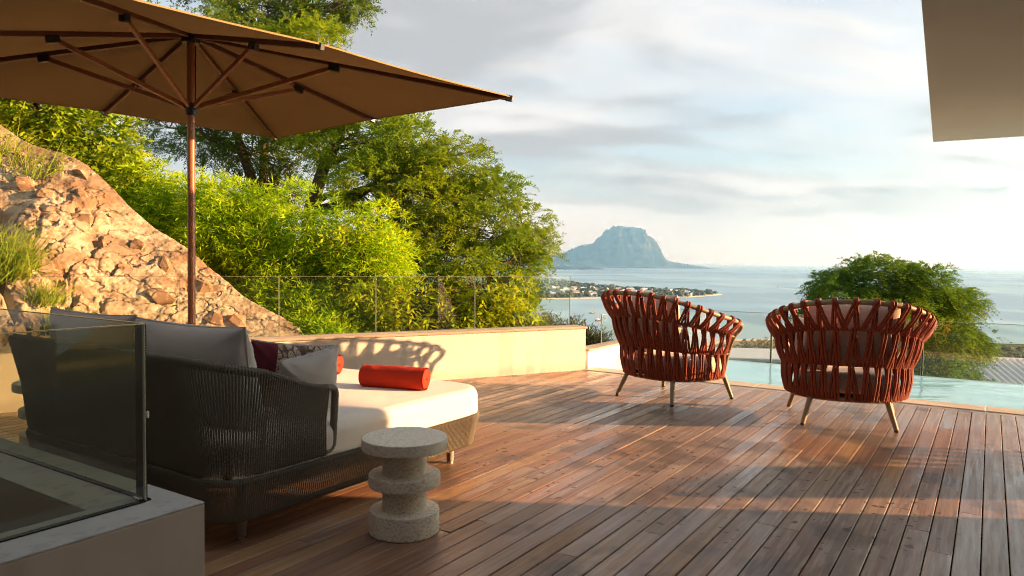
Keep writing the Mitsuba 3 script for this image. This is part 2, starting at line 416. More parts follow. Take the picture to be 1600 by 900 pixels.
leaf('m_leaf_tree', (0.185, 0.265, 0.016), 0.85); leaf('m_leaf_bamboo', (0.37, 0.52, 0.017), 1.0); leaf('m_leaf_broad', (0.18, 0.27, 0.018), 0.6)
leaf('m_leaf_dark', (0.115, 0.175, 0.018), 0.7); leaf('m_leaf_yellow', (0.33, 0.40, 0.016), 0.9); leaf('m_leaf_round', (0.125, 0.21, 0.018), 0.8); leaf('m_leaf_grey', (0.075, 0.085, 0.040), 0.6)
leaf('m_grass', (0.27, 0.34, 0.040), 0.8)
mat('m_bark', prin(proc(lambda p, n, uv: mix((0.055, 0.036, 0.022), (0.14, 0.095, 0.055), fbm(p.x * 9, p.y * 9, p.z * 3, 3))), 0.9, 0.1))
mat('m_cane', prin((0.16, 0.15, 0.05), 0.6, 0.3))


def sea_color(p, n, uv):
    r = dr.sqrt(dr.square(p.x) + dr.square(p.y))
    v = fbm(p.x * 0.0009, p.y * 0.0026, 0.0, 4); w = fbm(p.x * 0.004, p.y * 0.0012, 5.0, 3)
    reef = smoothstep(9000.0, 2500.0, r)
    c = mix((0.085, 0.175, 0.270), (0.13, 0.265, 0.36), smoothstep(0.40, 0.62, v))
    c = mix(c, (0.22, 0.37, 0.41), reef * (0.35 + 0.65 * smoothstep(0.42, 0.60, w)))
    return mix(c, (0.26, 0.31, 0.30), smoothstep(1300.0, 700.0, r) * 0.5)


mat('m_sea', {'type': 'twosided', 'b': {'type': 'principled', 'base_color': proc(sea_color), 'roughness': 0.34, 'specular': 0.5}})


def land_color(p, n, uv):
    v = fbm(p.x * 0.012, p.y * 0.012, 0.0, 4); f = fbm(p.x * 0.05, p.y * 0.05, 3.0, 3)
    c = mix((0.060, 0.080, 0.030), (0.155, 0.145, 0.070), smoothstep(0.42, 0.62, v)) * (0.7 + 0.6 * f)
    rel = p.z + (dr.square(p.x) + dr.square(p.y)) / (2 * 6371000.0 * 5)
    return mix((0.58, 0.47, 0.33), c, smoothstep(-99.0, -97.8, rel))


mat('m_land', prin(proc(land_color), 0.9, 0.1))
mat('m_mountain', prin(proc(lambda p, n, uv: mix((0.020, 0.034, 0.036), (0.040, 0.047, 0.046), smoothstep(0.50, 0.68, fbm(p.x * 0.004, p.y * 0.004, p.z * 0.010, 4)))), 0.95, 0.05))
mat('m_far_leaf', prin(proc(lambda p, n, uv: mix((0.030, 0.046, 0.018), (0.075, 0.085, 0.035), fbm(p.x * 0.06, p.y * 0.06, p.z * 0.1, 3))), 0.9, 0.1))
mat('m_coast_leaf', prin(proc(lambda p, n, uv: mix((0.07, 0.085, 0.035), (0.16, 0.15, 0.07), fbm(p.x * 0.03, p.y * 0.03, p.z * 0.1, 3))), 0.9, 0.1))
mat('m_far_white', prin((0.58, 0.56, 0.53), 0.8, 0.2)); mat('m_far_roof', prin((0.40, 0.36, 0.33), 0.8, 0.2))
mat('m_metal_roof', prin((0.42, 0.44, 0.44), 0.5, 0.4)); mat('m_soil', prin((0.07, 0.065, 0.03), 0.9, 0.1))

# ------------------------------------------------------------------ the air
scene['air'] = {'type': 'homogeneous', 'albedo': {'type': 'rgb', 'value': [0.80, 0.90, 0.98]}, 'phase': {'type': 'hg', 'g': 0.7}, 'sigma_t': {'type': 'rgb', 'value': [2.9e-5, 5.3e-5, 7.2e-5]}}
scene['m_null'] = {'type': 'null'}
scene['haze'] = {'type': 'cube', 'to_world': T().translate([0, 20000, 210]).scale([62000, 42000, 590]), 'bsdf': {'type': 'ref', 'id': 'm_null'}, 'interior': {'type': 'ref', 'id': 'air'}}
labels['haze'] = {'label': 'thin bluish sea haze over bay and mountain', 'kind': 'stuff'}

# ------------------------------------------------------------------ sea, mountain, peninsula, coast
RE = 6371000.0 * 5      # low over the water the air bends sight lines round the curve
SEA = -100.0


def drop(x, y): return -(x * x + y * y) / (2 * RE)


def grid_mesh(X, Y, Z):
    a, b = X.shape; idx = np.arange(a * b).reshape(a, b)
    q = np.stack([idx[:-1, :-1], idx[1:, :-1], idx[1:, 1:], idx[:-1, 1:]], -1).reshape(-1, 4)
    m = Trimesh(np.stack([X, Y, Z], -1).reshape(-1, 3), np.vstack([q[:, [0, 1, 2]], q[:, [0, 2, 3]]]), process=False)
    if m.face_normals[:, 2].mean() < 0: m.invert()
    return m


R_, A_ = np.meshgrid(np.geomspace(120, 59000, 130), np.radians(np.linspace(-62, 62, 90)), indexing='ij')
X, Y = R_ * np.sin(A_), R_ * np.cos(A_)
put(grid_mesh(X, Y, SEA + drop(X, Y)), 'm_sea', name='sea', smooth=True)
labels['sea'] = {'label': 'pale blue-green sea filling the bay to the horizon', 'kind': 'structure'}

prof = [(-1500, 90), (-600, 130), (100, 190), (530, 232), (715, 216), (853, 222), (1036, 265), (1128, 331), (1174, 331), (1288, 406), (1540, 427), (1632, 490), (1676, 567), (1768, 618), (1858, 699), (1950, 746), (2006, 781), (2087, 764),
        (2225, 761), (2387, 740), (2456, 706), (2515, 615), (2620, 559), (2701, 490), (2749, 399), (2785, 308), (2856, 216), (2903, 155), (3019, 112), (3250, 82), (3481, 50), (3665, 12), (3760, 0)]
px, pz = np.array(prof, float).T
X, Y = np.meshgrid(np.linspace(-1500, 3800, 230), np.linspace(12700, 15400, 90), indexing='ij')
q = np.stack([X / 420, Y / 420, 0 * X], -1)
wob = (meshkit.fbm(q, 4, 3) - 0.5)
hgt = np.interp(X + 90 * wob * np.abs(Y - 14000) / 600, px, pz)
fall = np.clip(1 - np.abs((Y - 14000 + 0 * wob) / np.where(Y < 14000, 1050, 1300)), 0, 1)
cliff = np.clip(fall * 1.5, 0, 1) ** 0.85
ridge = meshkit.fbm(np.stack([X / 130, Y / 330, 0 * X], -1), 4, 8) - 0.5
Z = hgt * cliff * np.where(cliff < 1, 1 + 0.35 * ridge, 1) + 10 * ridge * (cliff < 1) - 6 * (cliff <= 0)
put(grid_mesh(X, Y, SEA + drop(X, Y) + np.maximum(Z, -8)), 'm_mountain', name='mountain', smooth=True)
labels['mountain'] = {'label': 'blue hazy steep mountain on the headland across the bay', 'kind': 'structure'}
# low islet in front of it
X, Y = np.meshgrid(np.linspace(200, 1230, 90), np.linspace(9200, 9900, 24), indexing='ij')
e = np.clip(1 - ((X - 690) / 520) ** 2 - ((Y - 9550) / 330) ** 2, -0.2, 1)
Z = 34 * np.sign(e) * np.abs(e) ** 0.45 * (0.75 + 0.5 * meshkit.fbm(np.stack([X / 60, Y / 60, 0 * X], -1), 3, 4))
put(grid_mesh(X, Y, SEA + drop(X, Y) + np.maximum(Z, -6)), 'm_mountain', name='islet', smooth=True)
labels['islet'] = {'label': 'low flat wooded islet in front of the mountain', 'kind': 'structure'}

from shapely.geometry import Polygon, Point
import shapely
pen = Polygon([(-900, 1780), (-300, 1850), (86, 1960), (230, 2035), (380, 2085), (520, 2160), (640, 2310), (672, 2385), (655, 2440), (560, 2520), (420, 2680), (330, 2950), (200, 3350), (60, 3800), (-500, 4300), (-900, 4300)]).buffer(25).buffer(-10)
X, Y = np.meshgrid(np.linspace(-900, 720, 150), np.linspace(1700, 4350, 150), indexing='ij')


def pen_h(X, Y):
    P = shapely.points(X, Y); ins = shapely.contains(pen, P); dist = shapely.distance(pen.exterior, P)
    h = np.where(ins, np.minimum(1.2 + dist * 0.02, 4.5), -np.minimum(dist * 0.06, 5))
    hill = 24 * np.exp(-(((X + 120) / 420) ** 2 + ((Y - 3000) / 420) ** 2))
    return h + np.where(ins, hill * np.clip(dist / 150, 0, 1), 0), ins, dist


h, ins, dist = pen_h(X, Y)
put(grid_mesh(X, Y, SEA + drop(X, Y) + h), 'm_land', name='peninsula', smooth=True)
labels['peninsula'] = {'label': 'low green peninsula with a sandy rim reaching into the bay', 'kind': 'structure'}


def blob_trees(P, sizes, seed, squash=0.8):
    g = rng(seed); ico = trimesh.creation.icosphere(1); iv, fi = np.array(ico.vertices), np.array(ico.faces)
    V, F = [], []
    for i, (p, s) in enumerate(zip(P, sizes)):
        v = iv * (1 + 0.55 * (g.random((len(iv), 1)) - 0.5)) * np.array([s, s, s * squash]) + p + np.array([0, 0, s * squash * 0.7])
        V.append(v); F.append(fi + i * len(iv))
    return Trimesh(np.vstack(V), np.vstack(F), process=False)


g = rng(5)
cand = np.stack([g.uniform(-500, 690, 15000), g.uniform(1780, 3700, 15000)], 1)
h, ins, dist = pen_h(cand[:, 0], cand[:, 1])
dens = meshkit.fbm(np.stack([cand[:, 0] / 150, cand[:, 1] / 150, 0 * cand[:, 0]], -1), 3, 6)
village = (cand[:, 0] > 150) & (cand[:, 0] < 560) & (cand[:, 1] < 2560)
ok = ins & (dist > 9) & (dens > np.where(village, 0.60, np.where(cand[:, 1] < 2500, 0.42, 0.36)))
ok |= ins & (dist > 6) & (cand[:, 0] > 470) & (g.random(15000) < 0.7)
cand, h = cand[ok][:2600], h[ok][:2600]
put(blob_trees(np.column_stack([cand, SEA + drop(cand[:, 0], cand[:, 1]) + h]), g.uniform(4, 9, len(cand)), 9, 0.9), 'm_far_leaf', name='far_wood')
labels['far_wood'] = {'label': 'green woods covering the low peninsula', 'category': 'wood', 'kind': 'stuff'}


def gable_house(L, Wd, Hh, rh):
    v = np.array([[-L, -Wd, -2], [L, -Wd, -2], [L, Wd, -2], [-L, Wd, -2], [-L, -Wd, Hh], [L, -Wd, Hh], [L, Wd, Hh], [-L, Wd, Hh], [-L * 0.8, 0, Hh + rh], [L * 0.8, 0, Hh + rh]], float)
    f = [[0, 1, 5], [0, 5, 4], [1, 2, 6], [1, 6, 5], [2, 3, 7], [2, 7, 6], [3, 0, 4], [3, 4, 7], [4, 5, 9], [4, 9, 8], [6, 7, 8], [6, 8, 9], [5, 6, 9], [7, 4, 8]]
    return Trimesh(v, np.array(f), process=False)


g = rng(21)
hp = ply(gable_house(8, 5, 5, 3), 'm_far_white'); hp2 = ply(gable_house(9, 5.5, 4, 3), 'm_far_roof')
spots = []
for k in range(4000):
    x, y = g.uniform(110, 590), g.uniform(2080, 2520)
    if pen.contains(Point(x, y)) and pen.exterior.distance(Point(x, y)) > 22 and all((x - a) ** 2 + (y - b) ** 2 > 20 ** 2 for a, b in spots) and meshkit.fbm(np.array([[x / 120, y / 120, 3.0]]), 2, 2)[0] > 0.38:
        spots.append((x, y))
    if len(spots) >= 84: break
for x, y in spots:
    hh = pen_h(np.array([x]), np.array([y]))[0][0]
    k = thing('house', 'small white holiday house in the village on the far peninsula', 'house', 'white houses on the peninsula')
    s = g.uniform(0.8, 1.3)
    scene[k] = {**(hp if g.random() < 0.75 else hp2), 'to_world': T().translate([x, y, SEA + drop(x, y) + hh]).rotate([0, 0, 1], float(g.uniform(-35, 35) + 15)).scale(float(s))}

# boats at anchor
def boat(x, y, L, mast, label, rot):
    k = thing('sailing_boat' if mast else 'motor_boat', label, 'boat')
    st = np.linspace(-1, 1, 9); V, F = [], []
    for i, t in enumerate(st):
        wd = 0.16 * L * (1 - max(t, -0.2) ** 2 * 0.95) ** 0.6 if t < 1 else 0.01
        V += [[t * L / 2, -wd, 0.12 * L * (1 + 0.25 * t * t)], [t * L / 2 * 0.93, 0, -0.06 * L], [t * L / 2, wd, 0.12 * L * (1 + 0.25 * t * t)]]
    for i in range(8):
        a, b = 3 * i, 3 * i + 3
        F += [[a, b, b + 1], [a, b + 1, a + 1], [a + 1, b + 1, b + 2], [a + 1, b + 2, a + 2], [a + 2, b + 2, b], [a + 2, b, a]]
    F += [[0, 1, 2], [24, 26, 25]]
    base = T().translate([x, y, SEA + drop(x, y) + 0.02 * L]).rotate([0, 0, 1], rot)
    scene[k + '__hull'] = {**ply(Trimesh(np.array(V), np.array(F), process=False), 'm_house_dark' if mast else 'm_far_white'), 'to_world': base}
    scene[k + '__cabin'] = {**ply(box(-0.2 * L, 0.12 * L, -0.08 * L, 0.08 * L, 0.11 * L, 0.2 * L, 0.02 * L), 'm_far_white'), 'to_world': base}
    if mast:
        scene[k + '__mast'] = {**ply(cat([tube([[0.05 * L, 0, 0.1 * L], [0.05 * L, 0, 1.15 * L]], 0.014 * L, 6), tube([[0.05 * L, 0, 0.27 * L], [-0.38 * L, 0, 0.27 * L]], 0.02 * L, 6)]), 'm_far_roof'), 'to_world': base}


boat(157, 1420, 13, True, 'sailing boat with a bare mast at anchor in the bay, farthest left', 20)
boat(165, 1300, 11, False, 'small motor boat anchored just below the sailing boat in the bay', -10)
boat(148, 1240, 14, True, 'dark hulled sailing boat anchored nearest the shore behind the parapet', 35)
boat(1140, 3120, 20, True, 'lone sailing boat far out on the lagoon, left of the round tree', 60)


# hillside falling away to the coast
def ground_z(x, y):
    q = np.maximum(0, y - 8.3 + 0.0 * x)
    z = -0.9 - 0.62 * q + 0.55 * np.maximum(-x - 2 - 0.5 * q, 0) * np.exp(-q / 30)
    z = np.maximum(z, SEA + 3.0)
    shore = 690 + 260 * np.clip((x - 120) / 160, 0, 1) + 40 * np.sin(x / 60.0)
    return np.minimum(z, SEA + 3.0 + np.minimum((shore - y) * 0.06, 0.0) + np.where(y < shore - 60, 200, 0))


R_, A_ = np.meshgrid(np.geomspace(5.2, 1150, 150), np.radians(np.linspace(-66, 66, 120)), indexing='ij')
X, Y = R_ * np.sin(A_), R_ * np.cos(A_)
Z = ground_z(X, Y)
Z = np.where(Y < 7.9, np.minimum(Z, -0.9), Z) + 0.1 * (meshkit.fbm(np.stack([X, Y, 0 * X], -1), 3, 1) - 0.5)
Z = np.where((X * D_[0] + Y * D_[1]) < 9.5, np.minimum(Z, -1.6), Z)
put(grid_mesh(X, Y, Z), 'm_land', name='hillside', smooth=True)
labels['hillside'] = {'label': 'green hillside falling from the terrace to the coastal plain', 'kind': 'structure'}
put(box(-60, 60, -40, 6.4, -3.2, -2.2), 'm_soil', name='ground')
labels['ground'] = {'label': 'bare earth under the terrace', 'kind': 'structure'}


# ------------------------------------------------------------------ foliage builders
def sprigs(C, Dv, length, k, leaf_l, leaf_w, g, spread=0.9, droop=0.35, jitter=0.25):
    """k leaflets along a drooping stalk at each point: (mesh of diamonds)"""
    N = len(C)
    Dv = Dv / np.maximum(np.linalg.norm(Dv, axis=1, keepdims=True), 1e-9)
    side = np.cross(Dv, np.array([0, 0, 1.0])); side /= np.maximum(np.linalg.norm(side, axis=1, keepdims=True), 1e-6)
    rot = g.uniform(-0.9, 0.9, N)[:, None]; upn = np.cross(side, Dv)
    side, upn = side * np.cos(rot) + upn * np.sin(rot), upn * np.cos(rot) - side * np.sin(rot)
    L = length * g.uniform(0.6, 1.3, N)
    t = (np.arange(k) + 0.5) / k
    sgn = np.where(np.arange(k) % 2 == 0, 1.0, -1.0)
    P = C[:, None] + Dv[:, None] * (t[None, :, None] * L[:, None, None]) - np.array([0, 0, 1.0]) * (droop * L[:, None] * t[None] ** 2)[:, :, None]
    ld = side[:, None] * sgn[None, :, None] * spread + Dv[:, None] * (1.15 - spread * 0.5) - np.array([0, 0, 0.35 * droop]) + g.normal(0, jitter, (N, k, 3))
    ld /= np.linalg.norm(ld, axis=2, keepdims=True)
    nn = np.cross(ld, upn[:, None] + g.normal(0, 0.35, (N, k, 3))); nn /= np.maximum(np.linalg.norm(nn, axis=2, keepdims=True), 1e-9)
    ll = leaf_l * g.uniform(0.65, 1.25, (N, k, 1)); lw = leaf_w * g.uniform(0.8, 1.2, (N, k, 1))
    a, b = P, P + ld * ll
    m = P + ld * ll * 0.45
    V = np.stack([a, m + nn * lw / 2, b, m - nn * lw / 2], 2).reshape(-1, 3)
    i = np.arange(N * k)[:, None] * 4
    F = np.concatenate([i + np.array([[0, 1, 2]]), i + np.array([[0, 2, 3]])])
    return Trimesh(V, F, process=False)


def crown_points(clumps, n, g, shell=0.55, gap=0.46, freq=2.4, seed=0):
    """points in a union of ellipsoids, thinned by noise into tufts, more of them near the outside"""
    w = np.array([c[3] * c[4] * c[5] for c in clumps]) ** 0.72; w /= w.sum()
    C, O = [], []
    need = n
    while need > 0:
        i = g.choice(len(clumps), need * 3 + 60, p=w); cl = np.array(clumps)[i]
        u = g.normal(size=(len(i), 3)); u /= np.linalg.norm(u, axis=1, keepdims=True)
        r = g.uniform(shell ** 3, 1, len(i)) ** (1 / 3)
        r = np.where(g.random(len(i)) < 0.25, g.uniform(0.1, 1, len(i)), r)
        r *= 0.85 + 0.3 * meshkit.noise(cl[:, :3] + u * 2.2 + seed, seed)
        p = cl[:, :3] + u * r[:, None] * cl[:, 3:6]
        keep = meshkit.fbm(p * freq + 5.5 * seed, 2, seed) > gap
        C.append(p[keep][:need]); O.append(u[keep][:need]); need -= len(C[-1])
    return np.vstack(C), np.vstack(O)


def limb(a, b, g, sag=0.08, n=9):
    a, b = np.asarray(a, float), np.asarray(b, float); t = np.linspace(0, 1, n)[:, None]
    L = np.linalg.norm(b - a); w = g.normal(0, 0.045 * L, (n, 3)); w[0] = w[-1] = 0
    w = (w + np.roll(w, 1, 0)) / 2; w[0] = w[-1] = 0
    return a + (b - a) * t + np.array([0, 0, 1.0]) * sag * L * 4 * t * (1 - t) + w


def grow(parent, stem, clumps, r0, g, twigs=10, bark='m_bark', C=None, twig_r=0.010, smooth=True):
    """trunk (a polyline), a limb to every clump from the nearest lower trunk point, twigs to leaf points"""
    stem = np.asarray(stem, float); M = [tube(stem, np.linspace(r0, r0 * 0.45, len(stem)), 9)]
    for c in clumps:
        c = np.asarray(c[:3], float); dd = np.linalg.norm(stem - c, axis=1) + np.where(stem[:, 2] > c[2], 0.8, 0)
        s = stem[int(np.argmin(dd))]; P = limb(s, c, g, 0.06); L = np.linalg.norm(c - s)
        M.append(tube(P, np.linspace(min(r0 * 0.42, 0.03 + 0.018 * L), 0.014, len(P)), 7))
        if C is not None:
            near = C[np.linalg.norm(C - c, axis=1) < 1.3]
            if len(near):
                for q in near[g.choice(len(near), min(twigs, len(near)), replace=False)]:
                    M.append(tube(limb(P[g.integers(4, 9)], q, g, 0.05, 5), np.linspace(twig_r, twig_r * 0.35, 5), 5))
    return put(cat(M), bark, parent, 'trunk', smooth=smooth)


def leaf_dirs(O, g, up=0.3, rand=0.6): return O * 0.9 + np.array([0, 0, up]) + g.normal(0, rand, O.shape)


#@TREES
exec_trees = None

# big spreading tree behind the parapet; clumps (x, y, z, rx, ry, rz)
g = rng(101)
CL = [(-2.5, 11.2, 3.05, 0.85, 1.0, 0.50), (-1.6, 11.0, 2.90, 0.8, 1.0, 0.42), (-0.9, 11.0, 2.55, 0.65, 0.9, 0.42), (-0.35, 11.2, 2.15, 0.55, 0.8, 0.38), (0.15, 11.3, 1.70, 0.42, 0.7, 0.32), (0.42, 11.2, 1.42, 0.30, 0.5, 0.22),
      (-1.9, 10.6, 2.25, 0.75, 0.9, 0.42), (-1.15, 10.5, 2.0, 0.7, 0.9, 0.38), (-0.45, 10.6, 1.6, 0.6, 0.8, 0.34), (0.05, 10.7, 1.15, 0.42, 0.6, 0.28),
      (-0.8, 10.2, 1.2, 0.6, 0.7, 0.30), (-1.6, 10.3, 1.5, 0.55, 0.7, 0.34), (-0.05, 10.3, 0.72, 0.45, 0.6, 0.28), (-0.5, 10.0, 0.55, 0.5, 0.6, 0.35), (-1.1, 10.0, 0.75, 0.55, 0.6, 0.40), (0.18, 10.2, 0.32, 0.28, 0.4, 0.30),
      (-3.7, 12.2, 3.45, 0.8, 1.1, 0.42), (-3.15, 12.6, 4.05, 0.85, 1.1, 0.5), (-4.2, 12.8, 4.5, 1.0, 1.2, 0.5), (-3.4, 12.8, 4.75, 0.8, 1.1, 0.4)]
t = thing('tree', 'large spreading tree with fine yellow-green leaves and dark limbs behind the beige parapet', 'tree')
C, O = crown_points(CL, 12500, g, 0.5, 0.50, 3.0, 1)
put(sprigs(C, leaf_dirs(O, g, 0.15), 0.20, 14, 0.058, 0.021, g), 'm_leaf_tree', t, 'crown')
grow(t, [(-3.35, 11.8, -2.8), (-3.4, 11.8, -0.5), (-3.35, 11.75, 0.9), (-3.25, 11.7, 1.9), (-3.0, 11.6, 2.6), (-2.7, 11.5, 3.2)], CL, 0.17, g, 16, C=C)
# a second darker tree whose bare lower limbs stand against the sky
g = rng(102)
CL = [(-5.2, 12.6, 3.1, 0.8, 0.8, 0.35), (-4.4, 12.4, 2.9, 0.7, 0.7, 0.3), (-3.7, 12.3, 2.75, 0.6, 0.7, 0.35), (-5.0, 12.9, 3.9, 1.2, 1.0, 0.5), (-6.0, 12.8, 3.4, 0.9, 0.9, 0.35), (-3.9, 12.3, 2.2, 0.45, 0.5, 0.3), (-4.7, 12.5, 2.35, 0.5, 0.5, 0.25), (-6.3, 12.9, 4.6, 1.0, 1.0, 0.6), (-5.1, 13.0, 5.0, 1.2, 1.1, 0.6), (-7.2, 12.9, 5.3, 1.1, 1.0, 0.6)]
t = thing('tree', 'dark limbed tree with open twigs against the sky behind the parasol pole', 'tree')
C, O = crown_points(CL, 3900, g, 0.3, 0.50, 3.0, 2)
put(sprigs(C, leaf_dirs(O, g, 0.0), 0.20, 12, 0.06, 0.022, g), 'm_leaf_dark', t, 'crown')
grow(t, [(-4.15, 12.4, -2.8), (-4.15, 12.4, 0.6), (-4.2, 12.4, 1.5), (-4.35, 12.45, 2.2), (-4.6, 12.5, 2.9), (-4.9, 12.7, 3.6)], CL, 0.14, g, 20, C=C)
# broad-leaved tree on the bank at the left
g = rng(103)
CL = [(-6.6, 9.6, 3.3, 0.8, 0.8, 0.6), (-5.9, 9.5, 2.9, 0.7, 0.7, 0.55), (-5.3, 9.5, 2.6, 0.55, 0.6, 0.45), (-6.2, 9.3, 2.5, 0.6, 0.6, 0.5), (-5.4, 9.3, 2.1, 0.5, 0.5, 0.45), (-7.2, 9.8, 3.7, 0.7, 0.7, 0.6), (-4.9, 9.4, 2.2, 0.4, 0.4, 0.35)]
t = thing('tree', 'bushy broad-leaved green tree at the top of the stony bank on the left', 'tree')
C, O = crown_points(CL, 3000, g, 0.5, 0.42, 2.6, 3)
put(sprigs(C, leaf_dirs(O, g, 0.0), 0.20, 8, 0.105, 0.036, g, 0.8, 0.6), 'm_leaf_broad', t, 'crown')
grow(t, [(-6.3, 9.7, 0.2), (-6.3, 9.7, 1.4), (-6.2, 9.6, 2.2), (-6.1, 9.6, 2.9)], CL, 0.09, g, 8, C=C)
# slender dark-leaved crown behind the parasol top
g = rng(104)
CL = [(-4.1, 14.2, 5.9, 1.0, 0.8, 0.26), (-3.3, 14.2, 6.05, 0.6, 0.6, 0.16), (-4.8, 14.3, 6.0, 0.9, 0.8, 0.35), (-5.8, 14.4, 6.4, 0.9, 0.8, 0.4), (-5.0, 14.2, 5.3, 1.0, 0.8, 0.4)]
t = thing('tree', 'tall thin tree with sparse dark sprays showing over the parasol top', 'tree')
C, O = crown_points(CL, 2100, g, 0.1, 0.5, 2.0, 4)
put(sprigs(C, leaf_dirs(O, g, 0.2), 0.26, 12, 0.075, 0.03, g), 'm_leaf_dark', t, 'crown')
grow(t, [(-5.0, 14.6, -3.8), (-5.0, 14.6, 2.0), (-4.9, 14.5, 4.2), (-4.8, 14.4, 5.4)], CL, 0.12, g, 14, C=C)
# bamboo thickets
BAM = [(-4.9, 9.4, 1.75, 0.75, 0.6, 0.75), (-4.25, 9.2, 1.35, 0.75, 0.6, 0.8), (-3.45, 9.0, 1.30, 0.75, 0.6, 0.75), (-2.9, 8.9, 1.00, 0.65, 0.55, 0.80), (-2.35, 8.8, 0.70, 0.60, 0.5, 0.75), (-1.75, 8.8, 0.95, 0.50, 0.5, 0.65), (-2.9, 8.5, 0.35, 0.55, 0.4, 0.5), (-2.2, 8.4, 0.15, 0.55, 0.4, 0.45)]
names = ['bright green bamboo thicket highest on the bank beside the broad-leaved tree', 'yellow-green bamboo thicket directly behind the parasol pole, left side', 'yellow-green bamboo thicket just right of the parasol pole', 'dense bright bamboo thicket left of the first parapet glass post',
         'yellow-green bamboo thicket behind the left parapet glass panes', 'loose bamboo thicket under the large spreading tree', 'low bamboo clump at the foot of the stony bank', 'low bamboo clump just over the parapet cap']
for i, c in enumerate(BAM):
    g = rng(200 + i)
    t = thing('bamboo_thicket', names[i], 'bamboo')
    cl = [(c[0] + g.normal(0, 0.35 * c[3]), c[1] + g.normal(0, 0.3 * c[4]), c[2] + g.normal(0, 0.35 * c[5]), c[3] * 0.62, c[4] * 0.7, c[5] * 0.6) for _ in range(6)] + [c]
    C, O = crown_points(cl, int(2600 * c[3] / 0.7), g, 0.4, 0.43, 3.0, 10 + i)
    put(sprigs(C, leaf_dirs(O, g, 0.1, 0.7), 0.17, 8, 0.10, 0.0145, g, 0.62, 0.7), 'm_leaf_bamboo', t, 'foliage')
    base = np.array([c[0], c[1] + 0.15, c[2] - c[5] - 1.7]); canes = []
    for _ in range(14):
        q = C[g.integers(len(C))]; P = limb(base + g.normal(0, 0.12, 3) * [1, 1, 0], q, g, 0.10, 7)
        canes.append(tube(P, np.linspace(0.013, 0.004, 7), 5))
    put(cat(canes), 'm_cane', t, 'stem', smooth=True)
# young tree with larger yellow leaves
g = rng(300)
CL = [(-1.95, 8.7, 1.35, 0.30, 0.3, 0.40), (-1.75, 8.7, 0.85, 0.40, 0.35, 0.40), (-1.35, 8.7, 0.55, 0.45, 0.35, 0.40), (-0.85, 8.8, 0.35, 0.45, 0.35, 0.40), (-1.6, 8.6, 0.25, 0.5, 0.3, 0.35), (-0.35, 8.9, 0.45, 0.4, 0.3, 0.4), (0.0, 9.0, 0.7, 0.25, 0.25, 0.3), (-1.0, 8.7, 0.0, 0.6, 0.3, 0.35)]
t = thing('tree', 'slender young tree with hanging yellow leaves behind the parapet glass', 'tree')
C, O = crown_points(CL, 1150, g, 0.2, 0.40, 3.0, 31)
put(sprigs(C, leaf_dirs(O, g, -0.3, 0.6), 0.20, 7, 0.105, 0.032, g, 0.8, 0.9), 'm_leaf_yellow', t, 'crown')
grow(t, [(-1.85, 8.75, -2.0), (-1.86, 8.75, -0.2), (-1.84, 8.72, 0.5), (-1.9, 8.72, 1.2)], CL, 0.035, g, 5, C=C)
# understory behind the parapet
for i, (c, lab) in enumerate([((-0.2, 9.3, 0.05, 0.75, 0.5, 0.6), 'dark green shrub behind the middle parapet glass pane'), ((0.45, 9.4, -0.15, 0.55, 0.5, 0.5), 'green shrub behind the right end of the parapet'), ((-1.2, 9.6, 0.1, 0.9, 0.5, 0.6), 'dense dark shrub below the large spreading tree')]):
    g = rng(330 + i)
    t = thing('shrub', lab, 'shrub')
    C, O = crown_points([c], 1700, g, 0.3, 0.42, 3.0, 40 + i)
    put(sprigs(C, leaf_dirs(O, g, 0.1), 0.16, 8, 0.085, 0.022, g), ('m_leaf_tree', 'm_leaf_dark', 'm_leaf_dark')[i], t, 'foliage')
    put(cat([tube(limb((c[0], c[1], c[2] - c[5] - 1.9), C[g.integers(len(C))], g, 0.05, 6), np.linspace(0.02, 0.005, 6), 5) for _ in range(8)]), 'm_bark', t, 'stem', smooth=True)
for i, (c, lab) in enumerate([((0.62, 9.6, 0.10, 0.30, 0.3, 0.22), 'spiky grey-green shrub just over the parapet cap near its right end'), ((0.95, 9.3, 0.00, 0.28, 0.3, 0.18), 'wispy shrub with upright stems at the right end of the parapet'), ((1.25, 9.4, -0.42, 0.5, 0.4, 0.25), 'low feathery bush beyond the white side wall of the pool')]):
    g = rng(350 + i)
    t = thing('shrub', lab, 'shrub')
    C, O = crown_points([c], 420, g, 0.1, 0.35, 3.0, 50 + i)
    Dv = O * 0.5 + np.array([0, 0, 0.8]) + g.normal(0, 0.35, O.shape)
    put(sprigs(C, Dv, 0.20, 9, 0.07, 0.013, g, 0.5, 0.1), 'm_leaf_grey', t, 'foliage')
    put(cat([tube(limb((c[0], c[1], c[2] - c[5] - 1.5), C[g.integers(len(C))], g, 0.02, 5), np.linspace(0.012, 0.004, 5), 5) for _ in range(10)]), 'm_bark', t, 'stem', smooth=True)
